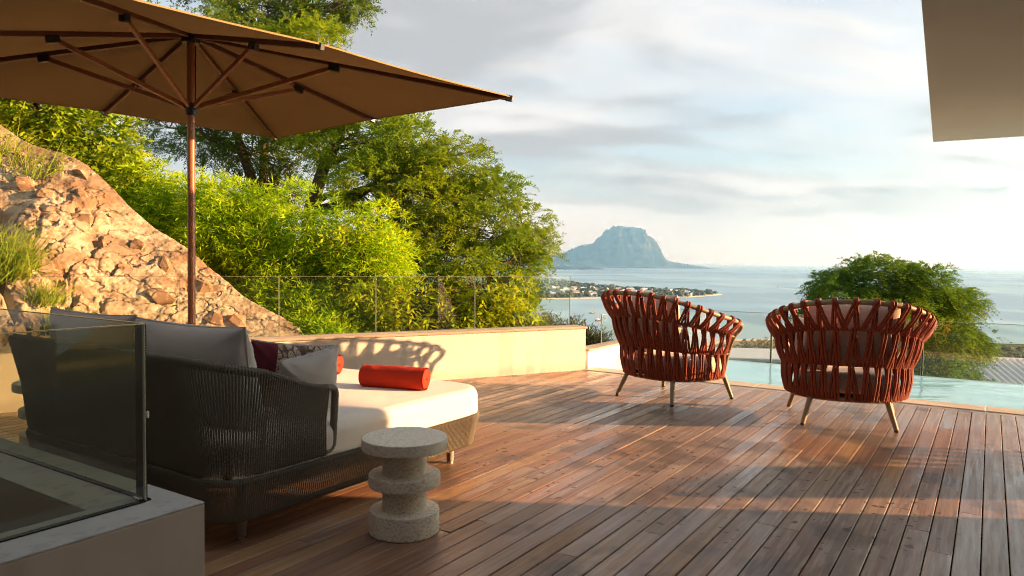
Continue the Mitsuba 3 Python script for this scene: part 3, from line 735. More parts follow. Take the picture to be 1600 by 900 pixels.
# round feathery tree beyond the pool
g = rng(400)
CL = [(7.5, 15.0, 0.78, 0.90, 1.0, 0.55), (6.75, 14.8, 0.60, 0.65, 0.8, 0.50), (8.35, 15.0, 0.68, 0.80, 0.9, 0.50), (9.0, 15.0, 0.30, 0.60, 0.8, 0.45), (9.35, 14.9, -0.2, 0.45, 0.6, 0.4), (7.4, 14.4, 0.1, 0.95, 0.8, 0.55), (8.2, 14.4, -0.35, 0.9, 0.8, 0.5), (6.45, 14.8, 0.05, 0.55, 0.7, 0.4), (9.1, 14.8, -0.55, 0.55, 0.6, 0.4),
      (7.3, 14.3, -0.8, 0.9, 0.7, 0.5), (8.3, 14.3, -1.2, 0.85, 0.7, 0.5), (6.4, 14.5, -0.35, 0.45, 0.5, 0.35), (6.9, 14.2, -1.5, 0.8, 0.6, 0.5), (9.1, 14.6, -1.2, 0.55, 0.5, 0.45), (7.8, 14.2, -1.9, 0.9, 0.6, 0.5), (8.8, 14.3, -1.9, 0.7, 0.6, 0.5)]
t = thing('tree', 'round feathery dark green tree standing beyond the pool glass on the right', 'tree')
C, O = crown_points(CL, 15000, g, 0.5, 0.47, 2.4, 6)
put(sprigs(C, leaf_dirs(O, g, -0.05, 0.5), 0.24, 14, 0.062, 0.021, g, 0.85, 0.6), 'm_leaf_round', t, 'crown')
grow(t, [(8.0, 15.0, -5.5), (8.0, 15.0, -2.2), (7.95, 14.95, -1.0), (7.9, 14.9, -0.2)], CL, 0.13, g, 10, C=C)
# coastal trees far below, and roofs
g = rng(420)
for i in range(46):
    if i < 26: x, y = g.uniform(232, 330), g.uniform(690, 780)
    else: x, y = g.uniform(430, 560), g.uniform(560, 700)
    x, y = float(x), float(y)
    hh = float(g.uniform(13, 26)); c = (x, y, SEA + 3 + hh * 0.58, hh * 0.17, hh * 0.17, hh * 0.44)
    t = thing('casuarina_tree', 'grey-green coastal tree in the distant row beyond the pool', 'tree', 'distant trees along the shore')
    C, O = crown_points([c], 60, g, 0.4, 0.3, 0.2, 60 + i)
    m = sprigs(C, leaf_dirs(O, g, 0.5), 3.0, 5, 2.2, 1.0, g)
    put(m, 'm_leaf_grey', t, 'crown')
    put(tube([(x, y, SEA + 2.5), (x, y, SEA + 3 + hh * 0.8)], [0.5, 0.15], 6), 'm_bark', t, 'trunk')
P = np.column_stack([g.uniform(150, 900, 2600), g.uniform(420, 870, 2600)]); P = P[P[:, 1] < 690 + 230 * np.clip((P[:, 0] - 120) / 160, 0, 1) - 25]
put(blob_trees(np.column_stack([P, np.full(len(P), SEA + 2.0)]), g.uniform(2, 4.5, len(P)), 12, 0.8), 'm_coast_leaf', name='coastal_wood')
labels['coastal_wood'] = {'label': 'low scrub covering the coastal plain beyond the pool', 'category': 'wood', 'kind': 'stuff'}

t = thing('building', 'lower building with a long pale ribbed metal roof beyond the pool at the right edge', 'building')
M0 = T().translate([16.9, 24.0, -2.35]).rotate([0, 0, 1], -14)
xs = np.linspace(-4.2, 4.2, 169); zz = 0.025 * np.sign(np.sin(xs * 30))
XX, YY = np.meshgrid(xs, np.array([-1.6, 1.6]), indexing='ij'); ZZ = np.repeat(zz[:, None], 2, 1) + np.array([-0.35, 0.25])
scene[t + '__roof'] = {**ply(grid_mesh(XX, YY, ZZ), 'm_metal_roof'), 'to_world': M0}
scene[t + '__wall'] = {**ply(box(-4.0, 4.0, -1.4, 1.4, -6, -0.36), 'm_house'), 'to_world': M0}
t = thing('building', 'small white building with a flat roof among trees at the right edge', 'building')
M0 = T().translate([43.2, 62, -8.2]).rotate([0, 0, 1], -20)
scene[t + '__wall'] = {**ply(box(-3.5, 3.5, -2, 2, -8, 1.0), 'm_far_white'), 'to_world': M0}
scene[t + '__roof'] = {**ply(box(-3.8, 3.8, -2.3, 2.3, 1.003, 1.3, 0.05), 'm_metal_roof'), 'to_world': M0}
scene[t + '__window'] = {**ply(box(-2.2, -0.6, -2.03, -1.9, -1.4, 0.2), 'm_house_dark'), 'to_world': M0}
t = thing('building', 'flat grey roof of a building below the pool between the two armchairs', 'building')
M0 = T().translate([9.75, 29.0, -2.42]).rotate([0, 0, 1], -8)
scene[t + '__roof'] = {**ply(box(-2.2, 1.7, -1.7, 1.7, -0.15, 0.0, 0.03), 'm_metal_roof'), 'to_world': M0}
scene[t + '__wall'] = {**ply(box(-2.0, 1.5, -1.5, 1.5, -6, -0.153), 'm_house'), 'to_world': M0}

# ------------------------------------------------------------------ stony bank at the left
def bank_z(x, y):
    top = 0.42 + 0.635 * (-2.25 - x) + 0.10 * np.sin(x * 2.3) + 0.05 * np.sin(x * 5.1 + 1)
    yr = 8.15 - 0.10 * (x + 4)
    f = yr - y
    face = np.where(f > 0, top - 1.02 * f * (1 + 0.15 * np.sin(x * 3.1)), top + 0.9 * f)
    return face, f


X, Y = np.meshgrid(np.linspace(-8.2, -1.7, 560), np.linspace(4.9, 9.0, 400), indexing='ij')
Z, f = bank_z(X, Y)
P3 = np.stack([X, Y, Z], -1)
n1 = meshkit.fbm(P3 * 1.3, 4, 61) - 0.5
n2 = meshkit.fbm(P3 * np.array([5.0, 3.0, 3.0]), 4, 62) - 0.5
wp = P3 + 0.25 * (np.stack([meshkit.fbm(P3 * 3 + k * 9.1, 3, 70 + k) for k in range(3)], -1) - 0.5)
from scipy.spatial import cKDTree
g = rng(66)


def cells(step, sq):
    # distance to the nearest and second nearest of scattered points: rounded lumps with creases between them
    q = wp * np.array(sq); lo, hi = q.reshape(-1, 3).min(0) - step, q.reshape(-1, 3).max(0) + step
    pts = g.uniform(lo, hi, (int(np.prod((hi - lo) / step)), 3)); d, _ = cKDTree(pts).query(q.reshape(-1, 3), k=2)
    return (d[:, 0] / step).reshape(X.shape), ((d[:, 1] - d[:, 0]) / step).reshape(X.shape)


left = np.clip((-3.75 - X - 0.25 * (Y - 7)) / 0.35, 0, 1) * np.clip((f - 0.75) / 0.3, 0, 1)       # the eroded earth face
d1, c1 = cells(0.34, (1, 1, 1)); d2, c2 = cells(0.16, (1.6, 0.8, 0.6)); d3, c3 = cells(0.075, (1, 1, 1))
amp = np.clip((f + 0.15) / 0.3, 0.12, 1)
patch = np.clip((meshkit.fbm(P3 * 1.7 + 2, 2, 67) - 0.42) * 6, 0, 1)
crest = np.clip((f - 0.02) / 0.5, 0, 1)
crack = np.abs(2 * meshkit.fbm(wp * np.array([2.6, 2.6, 3.4]) + 1, 4, 69) - 1)
Z = Z + amp * (0.13 * n1 + 0.06 * n2) + left * (0.075 * np.clip(c2 * 1.6, 0, 1) - 0.06 + 0.03 * np.clip(c3 * 2, 0, 1) + 0.14 * n2 - 0.17 * np.clip(1 - c1 * 7, 0, 1))
Z = Z + (1 - left) * crest * (0.050 * patch * (np.clip(c1 * 2.5, 0, 1) - 0.8) + 0.020 * np.clip(c3 * 2.2, 0, 1) * np.clip((n1 + 0.03) * 8, 0, 1) - 0.10 * np.clip(1 - crack * 6, 0, 1))
Z = Z + 0.020 * (meshkit.fbm(P3 * 17, 4, 65) - 0.5) * (0.35 + 0.65 * crest)
Z = Z - 0.24 * np.clip((X + 3.1) / 0.8, 0, 1)
Z = np.where(X > -2.3, Z - 1.6 * (X + 2.3), Z)
put(grid_mesh(X, Y, Z), 'm_rock', name='stony_bank', smooth=True)
labels['stony_bank'] = {'label': 'steep sunlit bank of pale earth and rock left of the terrace', 'kind': 'structure'}


def rock_mesh(size, g, flat=0.55):
    pts = g.normal(size=(13, 3)); pts /= np.linalg.norm(pts, axis=1, keepdims=True)
    pts *= g.uniform(0.75, 1.0, (13, 1)); m = trimesh.convex.convex_hull(pts * np.array(size))
    m = m.subdivide().subdivide()
    return displace(m, 0.05 * min(size), 2.2 / min(size), int(g.integers(99)))


g = rng(70)
BX, BY, BZ = X, Y, Z
bN = np.array([0.41, -0.65, 0.65]); bN /= np.linalg.norm(bN)
spots = []
for k in range(800):
    if len(spots) >= 150: break
    x = float(g.uniform(-5.5, -2.35)); top = len(spots) < 52
    f0 = float(g.uniform(0.10, 0.62)) if top else float(g.uniform(0.55, 2.0))
    a = float(g.uniform(0.12, 0.24)) if top else float(g.choice([0.06, 0.11, 0.24], p=[0.5, 0.3, 0.2]) * g.uniform(0.7, 1.2))
    y = 8.15 - 0.10 * (x + 4) - f0
    if all((x - q[0]) ** 2 + (y - q[1]) ** 2 > (0.75 * (a + q[2])) ** 2 for q in spots): spots.append((x, y, a, a * float(g.uniform(0.45, 0.8)), top))
for (x, y, a, b, top) in spots:
    i, j = int(np.argmin(np.abs(BX[:, 0] - x))), int(np.argmin(np.abs(BY[0] - y)))
    m = rock_mesh((a, a * float(g.uniform(0.5, 0.75)), b), g)
    tx = np.array([0.84, 0.1, -0.53]); tx -= bN * (tx @ bN); tx /= np.linalg.norm(tx); ty = np.cross(bN, tx)
    an = g.uniform(-0.6, 0.6); ax = tx * math.cos(an) + ty * math.sin(an)
    M = frame(np.array([x, y, BZ[i, j]]) - bN * b * 0.12, ax, np.cross(bN, ax), bN)
    put(moved(m, M), 'm_boulder' if top or a < 0.12 else 'm_rock', 'stony_bank', 'stone', smooth=25)


def grass(name, lab, pts, n, L, w, g, lean=(0.25, -0.1, 0)):
    t = thing(name, lab, 'grass')
    base = np.array([pts[i] for i in g.integers(0, len(pts), n)]) + g.normal(0, 0.07, (n, 3)) * [1, 1, 0.3]
    d = g.normal(0, 0.30, (n, 3)) + np.array([0, 0, 1.0]) + np.array(lean); d /= np.linalg.norm(d, axis=1, keepdims=True)
    LL = L * g.uniform(0.5, 1.2, n); A = []
    side = np.cross(d, g.normal(size=(n, 3))); side /= np.linalg.norm(side, axis=1, keepdims=True)
    bend = side[:, [1, 0, 2]] * 0.4 + np.array([0.3, 0, -0.35])
    ts = np.array([0, 0.35, 0.7, 1.0]); ws = np.array([1, 0.85, 0.5, 0.05]) * w / 2
    mid = base[:, None] + d[:, None] * (LL[:, None] * ts)[:, :, None] + bend[:, None] * (LL[:, None] * ts ** 2 * 0.5)[:, :, None]
    V = np.stack([mid - side[:, None] * ws[None, :, None], mid + side[:, None] * ws[None, :, None]], 2).reshape(-1, 3)
    i = np.arange(n)[:, None] * 8; F = []
    for s in range(3): F += [i + np.array([[2 * s, 2 * s + 1, 2 * s + 3]]), i + np.array([[2 * s, 2 * s + 3, 2 * s + 2]])]
    put(Trimesh(V, np.concatenate(F), process=False), 'm_grass', t, 'blade')


def onbank(x, y):
    i, j = int(np.argmin(np.abs(BX[:, 0] - x))), int(np.argmin(np.abs(BY[0] - y))); return (x, y, float(BZ[i, j]) - 0.03)


g = rng(80)
grass('grass_tuft', 'tall yellow grass tuft high on the bank at the left edge', [onbank(x, y) for x, y in ((-5.1, 7.0), (-4.9, 6.9), (-5.3, 7.2), (-5.0, 7.2), (-4.75, 6.95))], 900, 0.55, 0.011, g)
grass('grass_tuft', 'smaller green-yellow grass tuft lower down on the bank face', [onbank(x, y) for x, y in ((-4.45, 6.9), (-4.3, 6.85), (-4.2, 6.95))], 420, 0.32, 0.009, g)
grass('grass_tuft', 'dry grass tuft low on the bank behind the sofa at the left edge', [onbank(x, y) for x, y in ((-4.6, 6.1), (-4.4, 6.0), (-4.8, 6.2), (-4.3, 6.15))], 420, 0.26, 0.008, g)
grass('grass_tuft', 'dry brown grass blades along the crest of the bank', [onbank(x, y) for x, y in ((-5.3, 8.0), (-5.5, 8.05), (-5.1, 8.0), (-5.7, 8.1))], 160, 0.50, 0.009, g)

# ------------------------------------------------------------------ deck
PITCHW = 0.0937; GAP = 0.0048; DECK_END = 6.76
put(gm(cat([box(-9.5, -2.05, 1.40, 6.9, -0.16, -0.045), box(-2.049, 6.0, -6, 6.9, -0.16, -0.045)])), 'm_joist', name='deck')
labels['deck'] = {'label': 'reddish brown timber deck of weathered boards running away to the right', 'kind': 'structure'}
g = rng(90)


def plank(w0, w1, s0, s1, row):
    z1 = 0.0 + g.normal(0, 0.0006); b = 0.0025
    prof = np.array([[w0, -0.025], [w1, -0.025], [w1, z1 - b], [w1 - b, z1], [w0 + b, z1], [w0, z1 - b]])
    tilt = g.normal(0, 0.0007)
    prof[2:, 1] += tilt * np.array([1, 1, -1, -1])
    V = np.vstack([np.column_stack([prof[:, 0], np.full(6, s), prof[:, 1]]) for s in (s0, s1)])
    F = []
    for k in range(6):
        k2 = (k + 1) % 6; F += [[k, k + 6, k2 + 6], [k, k2 + 6, k2]]
    for k in range(1, 5): F += [[0, k, k + 1], [6, 6 + k + 1, 6 + k]]
    m = Trimesh(V, np.array(F), process=False)
    if m.volume < 0: m.invert()
    off = g.uniform(0, 50)
    uv = np.column_stack([m.vertices[:, 1] + off, row + 0.08 + 0.84 * (m.vertices[:, 0] - w0) / (w1 - w0)])
    m.apply_transform(GR)
    return m, uv


planks, rest = [], []
rid = 0
for r in range(-73, 46):
    w0, w1 = r * PITCHW + GAP / 2, (r + 1) * PITCHW - GAP / 2
    start = 1.40 if w1 < -2.05 else -2.5
    s = start - g.uniform(0, 1.6) if start < 0 else start + g.uniform(-1.2, 0)
    while s < DECK_END - 0.01:
        e2 = min(s + g.choice([1.5, 2.0, 2.4, 2.9]) * g.uniform(0.92, 1.08), DECK_END)
        if DECK_END - e2 < 0.35: e2 = DECK_END
        a, b = max(s, start), e2
        s = e2
        if b - a < 0.05: continue
        rid += 1
        m = plank(w0, w1, a + 0.001, b - 0.002, rid)
        c = np.array([gw((w0 + w1) / 2, t) for t in np.linspace(a, b, 5)])
        # planks run on to the left only as far as the parapet
        lim = [(p[0] - 0.79) * 0.477 - (p[1] - 7.72) * 0.879 for p in c]
        if max(lim) < -0.12: continue
        vis = [(abs(p[0]) < 0.72 * p[1] + 0.05 and p[1] > 2.3) for p in c]
        (planks if any(vis) else rest).append(m)
print('planks', len(planks), len(rest))
planks.sort(key=lambda m: np.linalg.norm(m[0].vertices.mean(0)))
rest += planks[298:]
for m, uv in planks[:298]:
    put(m, 'm_deck', 'deck', 'board', uv=uv)
put(cat([m for m, _ in rest]), 'm_deck', 'deck', 'outer_boards', uv=np.vstack([u for _, u in rest]))
labels['deck__outer_boards'] = {'label': 'deck boards near and beyond the edge of the view', 'kind': 'stuff'}
g = rng(91)
m = gm(box(-4.2, 5.5, DECK_END + 0.005, DECK_END + 0.085, -0.03, -0.001, 0.003))
put(m, 'm_deck', 'deck', 'border_board', uv=np.column_stack([m.vertices @ E_, 900.3 + 0.4 * (m.vertices[:, 2] > -0.01)]))

# ------------------------------------------------------------------ pool
k = 'swimming_pool'; labels[k] = {'label': 'infinity pool of pale turquoise water along the far deck edge', 'kind': 'structure'}
put(gm(box(-3.55, 6.0, 7.095, 8.82, -1.2, -0.035)), 'm_pool_water', k, 'water')
w = -3.6
while w < 6:
    put(gm(box(w + 0.002, w + 0.896, 6.852, 7.09, -0.06, 0.006, 0.005)), 'm_coping', k, 'coping_stone'); w += 0.9
put(gm(cat([box(-3.6, 6.0, 8.825, 8.93, -1.6, -0.037), box(-3.8, 6.0, 6.85, 7.09, -1.6, -0.062)])), 'm_pool_tile', k, 'edge_wall')
put(gm(box(-3.7, 6.0, 8.94, 9.30, -1.6, -0.42, 0.01)), 'm_cap', k, 'overflow_channel')


def glass_fence(base, label, w0, posts, s, z0, z1, group=None):
    pass


t = thing('glass_fence', 'low frameless glass fence beyond the pool', 'fence')
gx = [-3.55, -2.18, -0.595, 0.99, 2.57, 4.16]
for a, b in zip(gx[:-1], gx[1:]):
    V = np.array([[a + 0.012, 9.0, -0.42], [b - 0.012, 9.0, -0.42], [b - 0.012, 9.0, 0.55], [a + 0.012, 9.0, 0.55]])
    pm = gm(Trimesh(V, np.array([[0, 1, 2], [0, 2, 3]]), process=False)); p = put(pm, 'm_glass', t, 'pane')
    put(gm(cat([box(a + 0.012, b - 0.012, 8.996, 9.004, 0.552, 0.558), box(a + 0.006, a + 0.0115, 8.994, 9.006, -0.42, 0.558), box(b - 0.0115, b - 0.006, 8.994, 9.006, -0.42, 0.558)])), 'm_glass_edge', p, 'edge')
for a in gx[1:-1]:
    put(gm(box(a - 0.0052, a + 0.0052, 8.995, 9.007, -0.42, 0.545)), 'm_seal', t, 'seal')

# ------------------------------------------------------------------ parapet with glass
PU = np.array([-0.879, -0.477, 0]); PU /= np.linalg.norm(PU); PN = np.array([-0.477, 0.879, 0]); PN /= np.linalg.norm(PN)   # along to the left, away from the terrace
P0 = np.array([0.79, 7.72, 0.0])
PM = np.eye(4); PM[:3, 0], PM[:3, 1], PM[:3, 3] = -PU, PN, P0        # local x runs to the right end at 0
t = thing('parapet', 'beige rendered parapet wall behind the daybed with the woven shadow of an armchair', 'wall')
put(moved(box(-9.0, 0.0, 0.0, 0.22, -0.3, 0.437, 0.004), PM), 'm_plaster', t, 'wall')
put(moved(box(-9.0, 0.012, -0.014, 0.234, 0.439, 0.462, 0.004), PM), 'm_cap', t, 'cap')
f = thing('glass_fence', 'tall frameless glass panes standing on the beige parapet', 'fence')
for a, b in zip([-0.10, -1.235, -2.255, -3.13, -3.93, -4.70, -5.5, -6.3], [-1.235, -2.255, -3.13, -3.93, -4.70, -5.5, -6.3, -7.1]):
    V = np.array([[b + 0.006, 0.16, 0.464], [a - 0.006, 0.16, 0.464], [a - 0.006, 0.16, 0.985], [b + 0.006, 0.16, 0.985]])
    p = put(moved(Trimesh(V, np.array([[0, 1, 2], [0, 2, 3]]), process=False), PM), 'm_glass', f, 'pane')
    put(moved(cat([box(b + 0.006, a - 0.006, 0.158, 0.162, 0.987, 0.990), box(a - 0.0055, a - 0.003, 0.155, 0.165, 0.464, 0.990), box(b + 0.003, b + 0.0055, 0.155, 0.165, 0.464, 0.990)]), PM), 'm_glass_edge_thin', p, 'edge')
# white side wall of the pool running on from the parapet end
t = thing('pool_side_wall', 'low white wall with a grey-brown cap between the parapet end and the pool', 'wall')
SW = frame(P0 + np.array([0.03, 0.03, 0]), -np.array([D_[1], -D_[0], 0]) * -1, D_, [0, 0, 1])
put(moved(box(-0.16, 0.0, 0.0, 2.2, -0.4, 0.19, 0.004), SW), 'm_white_wall', t, 'wall')
put(moved(box(-0.175, 0.012, 0.0, 2.21, 0.192, 0.215, 0.004), SW), 'm_cap', t, 'cap')
f = thing('glass_fence', 'short glass pane on the low white wall beside the left armchair', 'fence')
V = np.array([[-0.08, 0.48, 0.217], [-0.08, 2.1, 0.217], [-0.08, 2.1, 0.55], [-0.08, 0.48, 0.55]])
p = put(moved(Trimesh(V, np.array([[0, 1, 2], [0, 2, 3]]), process=False), SW), 'm_glass', f, 'pane')
put(moved(cat([box(-0.083, -0.077, 0.48, 2.1, 0.552, 0.556), box(-0.085, -0.075, 0.471, 0.478, 0.217, 0.556)]), SW), 'm_glass_edge', p, 'edge')

# ------------------------------------------------------------------ stairwell wall in the foreground, glass on it
t = thing('stairwell_wall', 'low rendered wall with a pale grey top in the lower left corner', 'wall')
wo, so, zt = -2.052, 1.372, 0.377
put(gm(cat([box(wo - 0.222, wo, -2.4, so, -0.9, zt - 0.004, 0.003), box(-6.5, wo - 0.2225, so - 0.25, so, -0.9, zt - 0.004, 0.003)])), 'm_stair_wall', t, 'wall')
put(gm(cat([box(wo - 0.222, wo + 0.0, -2.4, so, zt - 0.0035, zt + 0.003, 0.002), box(-6.5, wo - 0.2222, so - 0.25, so, zt - 0.0035, zt + 0.003, 0.002)])), 'm_stair_top', t, 'top')
put(gm(box(-6.5, wo - 0.223, -2.4, so - 0.252, -0.9, 0.05)), 'm_dark_floor', t, 'sunken_floor')
f = thing('glass_balustrade', 'corner of dark glass panes standing on the low grey wall in the foreground', 'balustrade')
wc, sc, zg = -2.205, 1.275, 0.938
V = np.array([[wc, -2.2, zt + 0.004], [wc, sc - 0.012, zt + 0.004], [wc, sc - 0.012, zg], [wc, -2.2, zg]])
p = put(gm(Trimesh(V, np.array([[0, 1, 2], [0, 2, 3]]), process=False)), 'm_glass_dark', f, 'pane')
put(gm(cat([box(wc - 0.006, wc + 0.006, -2.2, sc - 0.012, zg + 0.001, zg + 0.004), box(wc - 0.006, wc + 0.006, sc - 0.011, sc - 0.008, zt + 0.004, zg + 0.004)])), 'm_glass_edge_lit', p, 'edge')
V = np.array([[wc - 4.2, sc, zt + 0.004], [wc - 0.012, sc, zt + 0.004], [wc - 0.012, sc, zg], [wc - 4.2, sc, zg]])
p = put(gm(Trimesh(V, np.array([[0, 1, 2], [0, 2, 3]]), process=False)), 'm_glass_dark', f, 'pane')
put(gm(cat([box(wc - 4.2, wc - 0.012, sc - 0.006, sc + 0.006, zg + 0.001, zg + 0.004)])), 'm_glass_edge', p, 'edge')
put(gm(box(wc - 0.056, wc - 0.012, sc - 0.006, sc + 0.006, zt + 0.008, zg - 0.001)), 'm_seal', f, 'seal')
put(gm(cat([box(wc - 4.2, wc + 0.004, sc - 0.010, sc + 0.010, zt + 0.0035, zt + 0.008), box(wc - 0.010, wc + 0.010, -2.2, sc - 0.0105, zt + 0.0035, zt + 0.008)])), 'm_seal', f, 'channel')
put(gm(box(wc - 0.040, wc - 0.004, sc - 0.026, sc - 0.0105, zt + 0.0085, zt + 0.017, 0.002)), 'm_clamp', f, 'clamp')
put(gm(box(wc - 0.042, wc - 0.010, sc + 0.0045, sc + 0.014, zt + 0.262, zt + 0.285, 0.002)), 'm_clamp', f, 'clamp')

# ------------------------------------------------------------------ villa: roof slab overhead, walls at the right and behind the camera
t = thing('villa', 'beige underside of the villa roof overhang in the upper right corner', 'building')
RC = np.array([3.455, 6.045]); ra, rb = np.array([-0.509, -0.861]), np.array([0.86, -0.51])
roof = trimesh.creation.extrude_polygon(Polygon([RC, RC + ra * 12.5, RC + ra * 12.5 + rb * 9.5, RC + rb * 9.5]), 0.23, engine='earcut'); roof.apply_translation([0, 0, 2.165])
put(roof, 'm_soffit', t, 'roof')
put(gm(box(-5.5, -0.95, -5.0, 0.9, 2.17, 2.385, 0.004)), 'm_soffit', t, 'side_roof')
put(gm(box(1.75, 9.0, -4.8, 4.92, -0.2, 2.16)), 'm_house', t, 'wall')
put(gm(box(-7.0, 1.745, -4.8, -3.2, -0.2, 2.16)), 'm_house_dark', t, 'rear_wall')

# ------------------------------------------------------------------ parasol
t = thing('parasol', 'tan square parasol with reddish timber pole and ribs over the daybed', 'parasol')
PO = np.array([-2.08, 4.724, 0.0]); PHI = 0.847; HS = 1.45
tilt = np.array([0.006, -0.009, 1.0]); tilt /= np.linalg.norm(tilt)
pa = np.array([math.cos(PHI), math.sin(PHI), 0]); pa -= tilt * (pa @ tilt); pa /= np.linalg.norm(pa); pb = np.cross(tilt, pa)
PF = frame(PO, pa, pb, tilt)
zc, zm, zh, zr = 2.217, 2.232, 2.563, 2.112
nr, ne = 14, 12
per = []
for a, b in (((1, -1), (1, 0)), ((1, 0), (1, 1)), ((1, 1), (0, 1)), ((0, 1), (-1, 1)), ((-1, 1), (-1, 0)), ((-1, 0), (-1, -1)), ((-1, -1), (0, -1)), ((0, -1), (1, -1))):
    for k in range(ne):
        q = k / ne; ca, cb = abs(a[0]) + abs(a[1]) == 2, abs(b[0]) + abs(b[1]) == 2
        per.append([a[0] + (b[0] - a[0]) * q, a[1] + (b[1] - a[1]) * q, (zc if ca else zm) * (1 - q) + (zc if cb else zm) * q, math.sin(PI * q)])
per = np.array(per); npz = len(per)
rr = np.linspace(0, 1, nr + 1)[1:, None]
cx = per[None, :, 0] * rr * HS * (1 - 0.012 * per[None, :, 3] * rr); cy = per[None, :, 1] * rr * HS * (1 - 0.012 * per[None, :, 3] * rr)
cz = (zh + 0.018) + (per[None, :, 2] + 0.026 - zh - 0.018) * rr - 0.020 * per[None, :, 3] * np.sin(PI * rr ** 0.8) - 0.006 * per[None, :, 3] * rr
cx, cy, cz = (np.vstack([a, 1.003 * a[-1:] if k < 2 else a[-1:] - 0.007]) for k, a in enumerate((cx, cy, cz)))     # short hem turned down
V = np.vstack([[[0, 0, zh + 0.018]], np.stack([cx, cy, cz], -1).reshape(-1, 3)])
ii = 1 + np.arange((nr + 1) * npz).reshape(nr + 1, npz); i2 = np.roll(ii, -1, 1)
F = np.vstack([np.stack([0 * ii[0], ii[0], i2[0]], -1), np.stack([ii[:-1], ii[1:], i2[1:]], -1).reshape(-1, 3), np.stack([ii[:-1], i2[1:], i2[:-1]], -1).reshape(-1, 3)])
nv = len(V); low = V - np.array([0, 0, 0.003]); loop, nx = ii[-1], i2[-1]
side = np.concatenate([np.stack([loop, loop + nv, nx + nv], -1), np.stack([loop, nx + nv, nx], -1)])
put(moved(Trimesh(np.vstack([V, low]), np.vstack([F, F[:, ::-1] + nv, side]), process=False), PF), 'm_canopy', t, 'canopy', smooth=12)
put(moved(cat([tube([[0, 0, 0.06], [0, 0, zh - 0.02]], 0.024, 20)]), PF), 'm_pole', t, 'pole', smooth=40)
put(moved(lathe([[0, zr - 0.055], [0.03, zr - 0.055], [0.034, zr - 0.045], [0.034, zr - 0.02], [0.05, zr - 0.018], [0.05, zr + 0.018], [0.03, zr + 0.022], [0.0, zr + 0.022]], 24), PF), 'm_black', t, 'runner', smooth=30)
put(moved(lathe([[0, zh - 0.05], [0.055, zh - 0.05], [0.06, zh - 0.02], [0.06, zh + 0.012], [0, zh + 0.012]], 24), PF), 'm_black', t, 'hub', smooth=30)
put(moved(lathe([[0, 0.0], [0.30, 0.0], [0.30, 0.05], [0.05, 0.065], [0.035, 0.30], [0.0, 0.30]], 32), PF), 'm_black', t, 'base_plate', smooth=30)
put(moved(tube([[0.030, 0.0, zh - 0.06], [0.031, 0.004, zr + 0.03]], 0.004, 6), PF), 'm_black', t, 'pulley_cord')


def bar(a, b, hw, hh, up=(0, 0, 1)):
    a, b = np.asarray(a, float), np.asarray(b, float); d = b - a; L = np.linalg.norm(d); d /= L
    s = np.cross(d, up); s /= np.linalg.norm(s); u2 = np.cross(s, d)
    m = box(0, L, -hw, hw, -hh, hh, min(hw, hh) * 0.25); return moved(m, frame(a, d, -s, u2))


for i, j in ((1, 1), (1, -1), (-1, 1), (-1, -1), (1, 0), (-1, 0), (0, 1), (0, -1)):
    corner = abs(i) + abs(j) == 2
    end = np.array([i * HS, j * HS, (zc if corner else zm)]); st = np.array([i * 0.05, j * 0.05, zh - 0.012])
    dv = (end - st); dvn = dv / np.linalg.norm(dv); end2 = end - dvn * 0.03 + np.array([0, 0, 0.008])
    rb = put(moved(bar(st, end2, 0.012, 0.017), PF), 'm_rib', t, 'rib')
    put(moved(bar(end2 - dvn * 0.005, end2 + dvn * 0.04, 0.014, 0.019), PF), 'm_black', rb, 'end_cap')
    fr = 0.42 if corner else 0.52
    q = st + dv * fr - np.array([0, 0, 0.02])
    sb = put(moved(bar(np.array([i, j, 0]) / math.hypot(i, j) * 0.045 + np.array([0, 0, zr]), q, 0.010, 0.014), PF), 'm_pole', t, 'strut')
    put(moved(bar(q - dvn * 0.035 - np.array([0, 0, 0.004]), q + dvn * 0.035 - np.array([0, 0, 0.004]), 0.017, 0.022), PF), 'm_black', sb, 'bracket')

# ------------------------------------------------------------------ daybed (grid frame: back at s0, near arm at w1)
t = thing('daybed', 'large daybed with dark rope backrest and pale mattress on the deck', 'daybed')
s0, s1, w0, w1 = 1.69, 3.41, -4.08, -2.405


def rpath(s0, s1, w0, w1, rad, step=0.0115):
    """rounded rectangle in (w, s), starting mid near side (w1), running to the back corner, round the back, and on; returns points and outward normals"""
    P, Nn = [], []
    def seg(a, b, n):
        L = np.hypot(*(np.array(b) - a)); m = max(int(L / step), 1)
        for k in range(m): P.append(np.array(a) + (np.array(b) - a) * k / m); Nn.append(n)
    def arc(c, a0, a1):
        m = max(int(1.35 * rad * abs(a1 - a0) / step), 2)
        for k in range(m):
            an = a0 + (a1 - a0) * k / m; n = np.array([math.cos(an), math.sin(an)]); P.append(np.array(c) + rad * n); Nn.append(n)
    seg((w1, s1 - rad), (w1, s0 + rad), (1, 0)); arc((w1 - rad, s0 + rad), 0, -PI / 2)
    seg((w1 - rad, s0), (w0 + rad, s0), (0, -1)); arc((w0 + rad, s0 + rad), -PI / 2, -PI)
    seg((w0, s0 + rad), (w0, s1 - rad), (-1, 0)); arc((w0 + rad, s1 - rad), PI, PI / 2)
    seg((w0 + rad, s1), (w1 - rad, s1), (0, 1)); arc((w1 - rad, s1 - rad), PI / 2, 0)
    return np.array(P), np.array(Nn)


P, Nn = rpath(s0, s1, w0, w1, 0.17)
zb0, zb1 = 0.125, 0.272


def at_z(P, Nn, z, off=0.0):
    z = np.broadcast_to(z, (len(P),)); return np.column_stack([P + Nn * np.reshape(off, (-1, 1)), z])


top, bot = at_z(P, Nn, zb1, 0.004), at_z(P, Nn, zb0, -0.022)
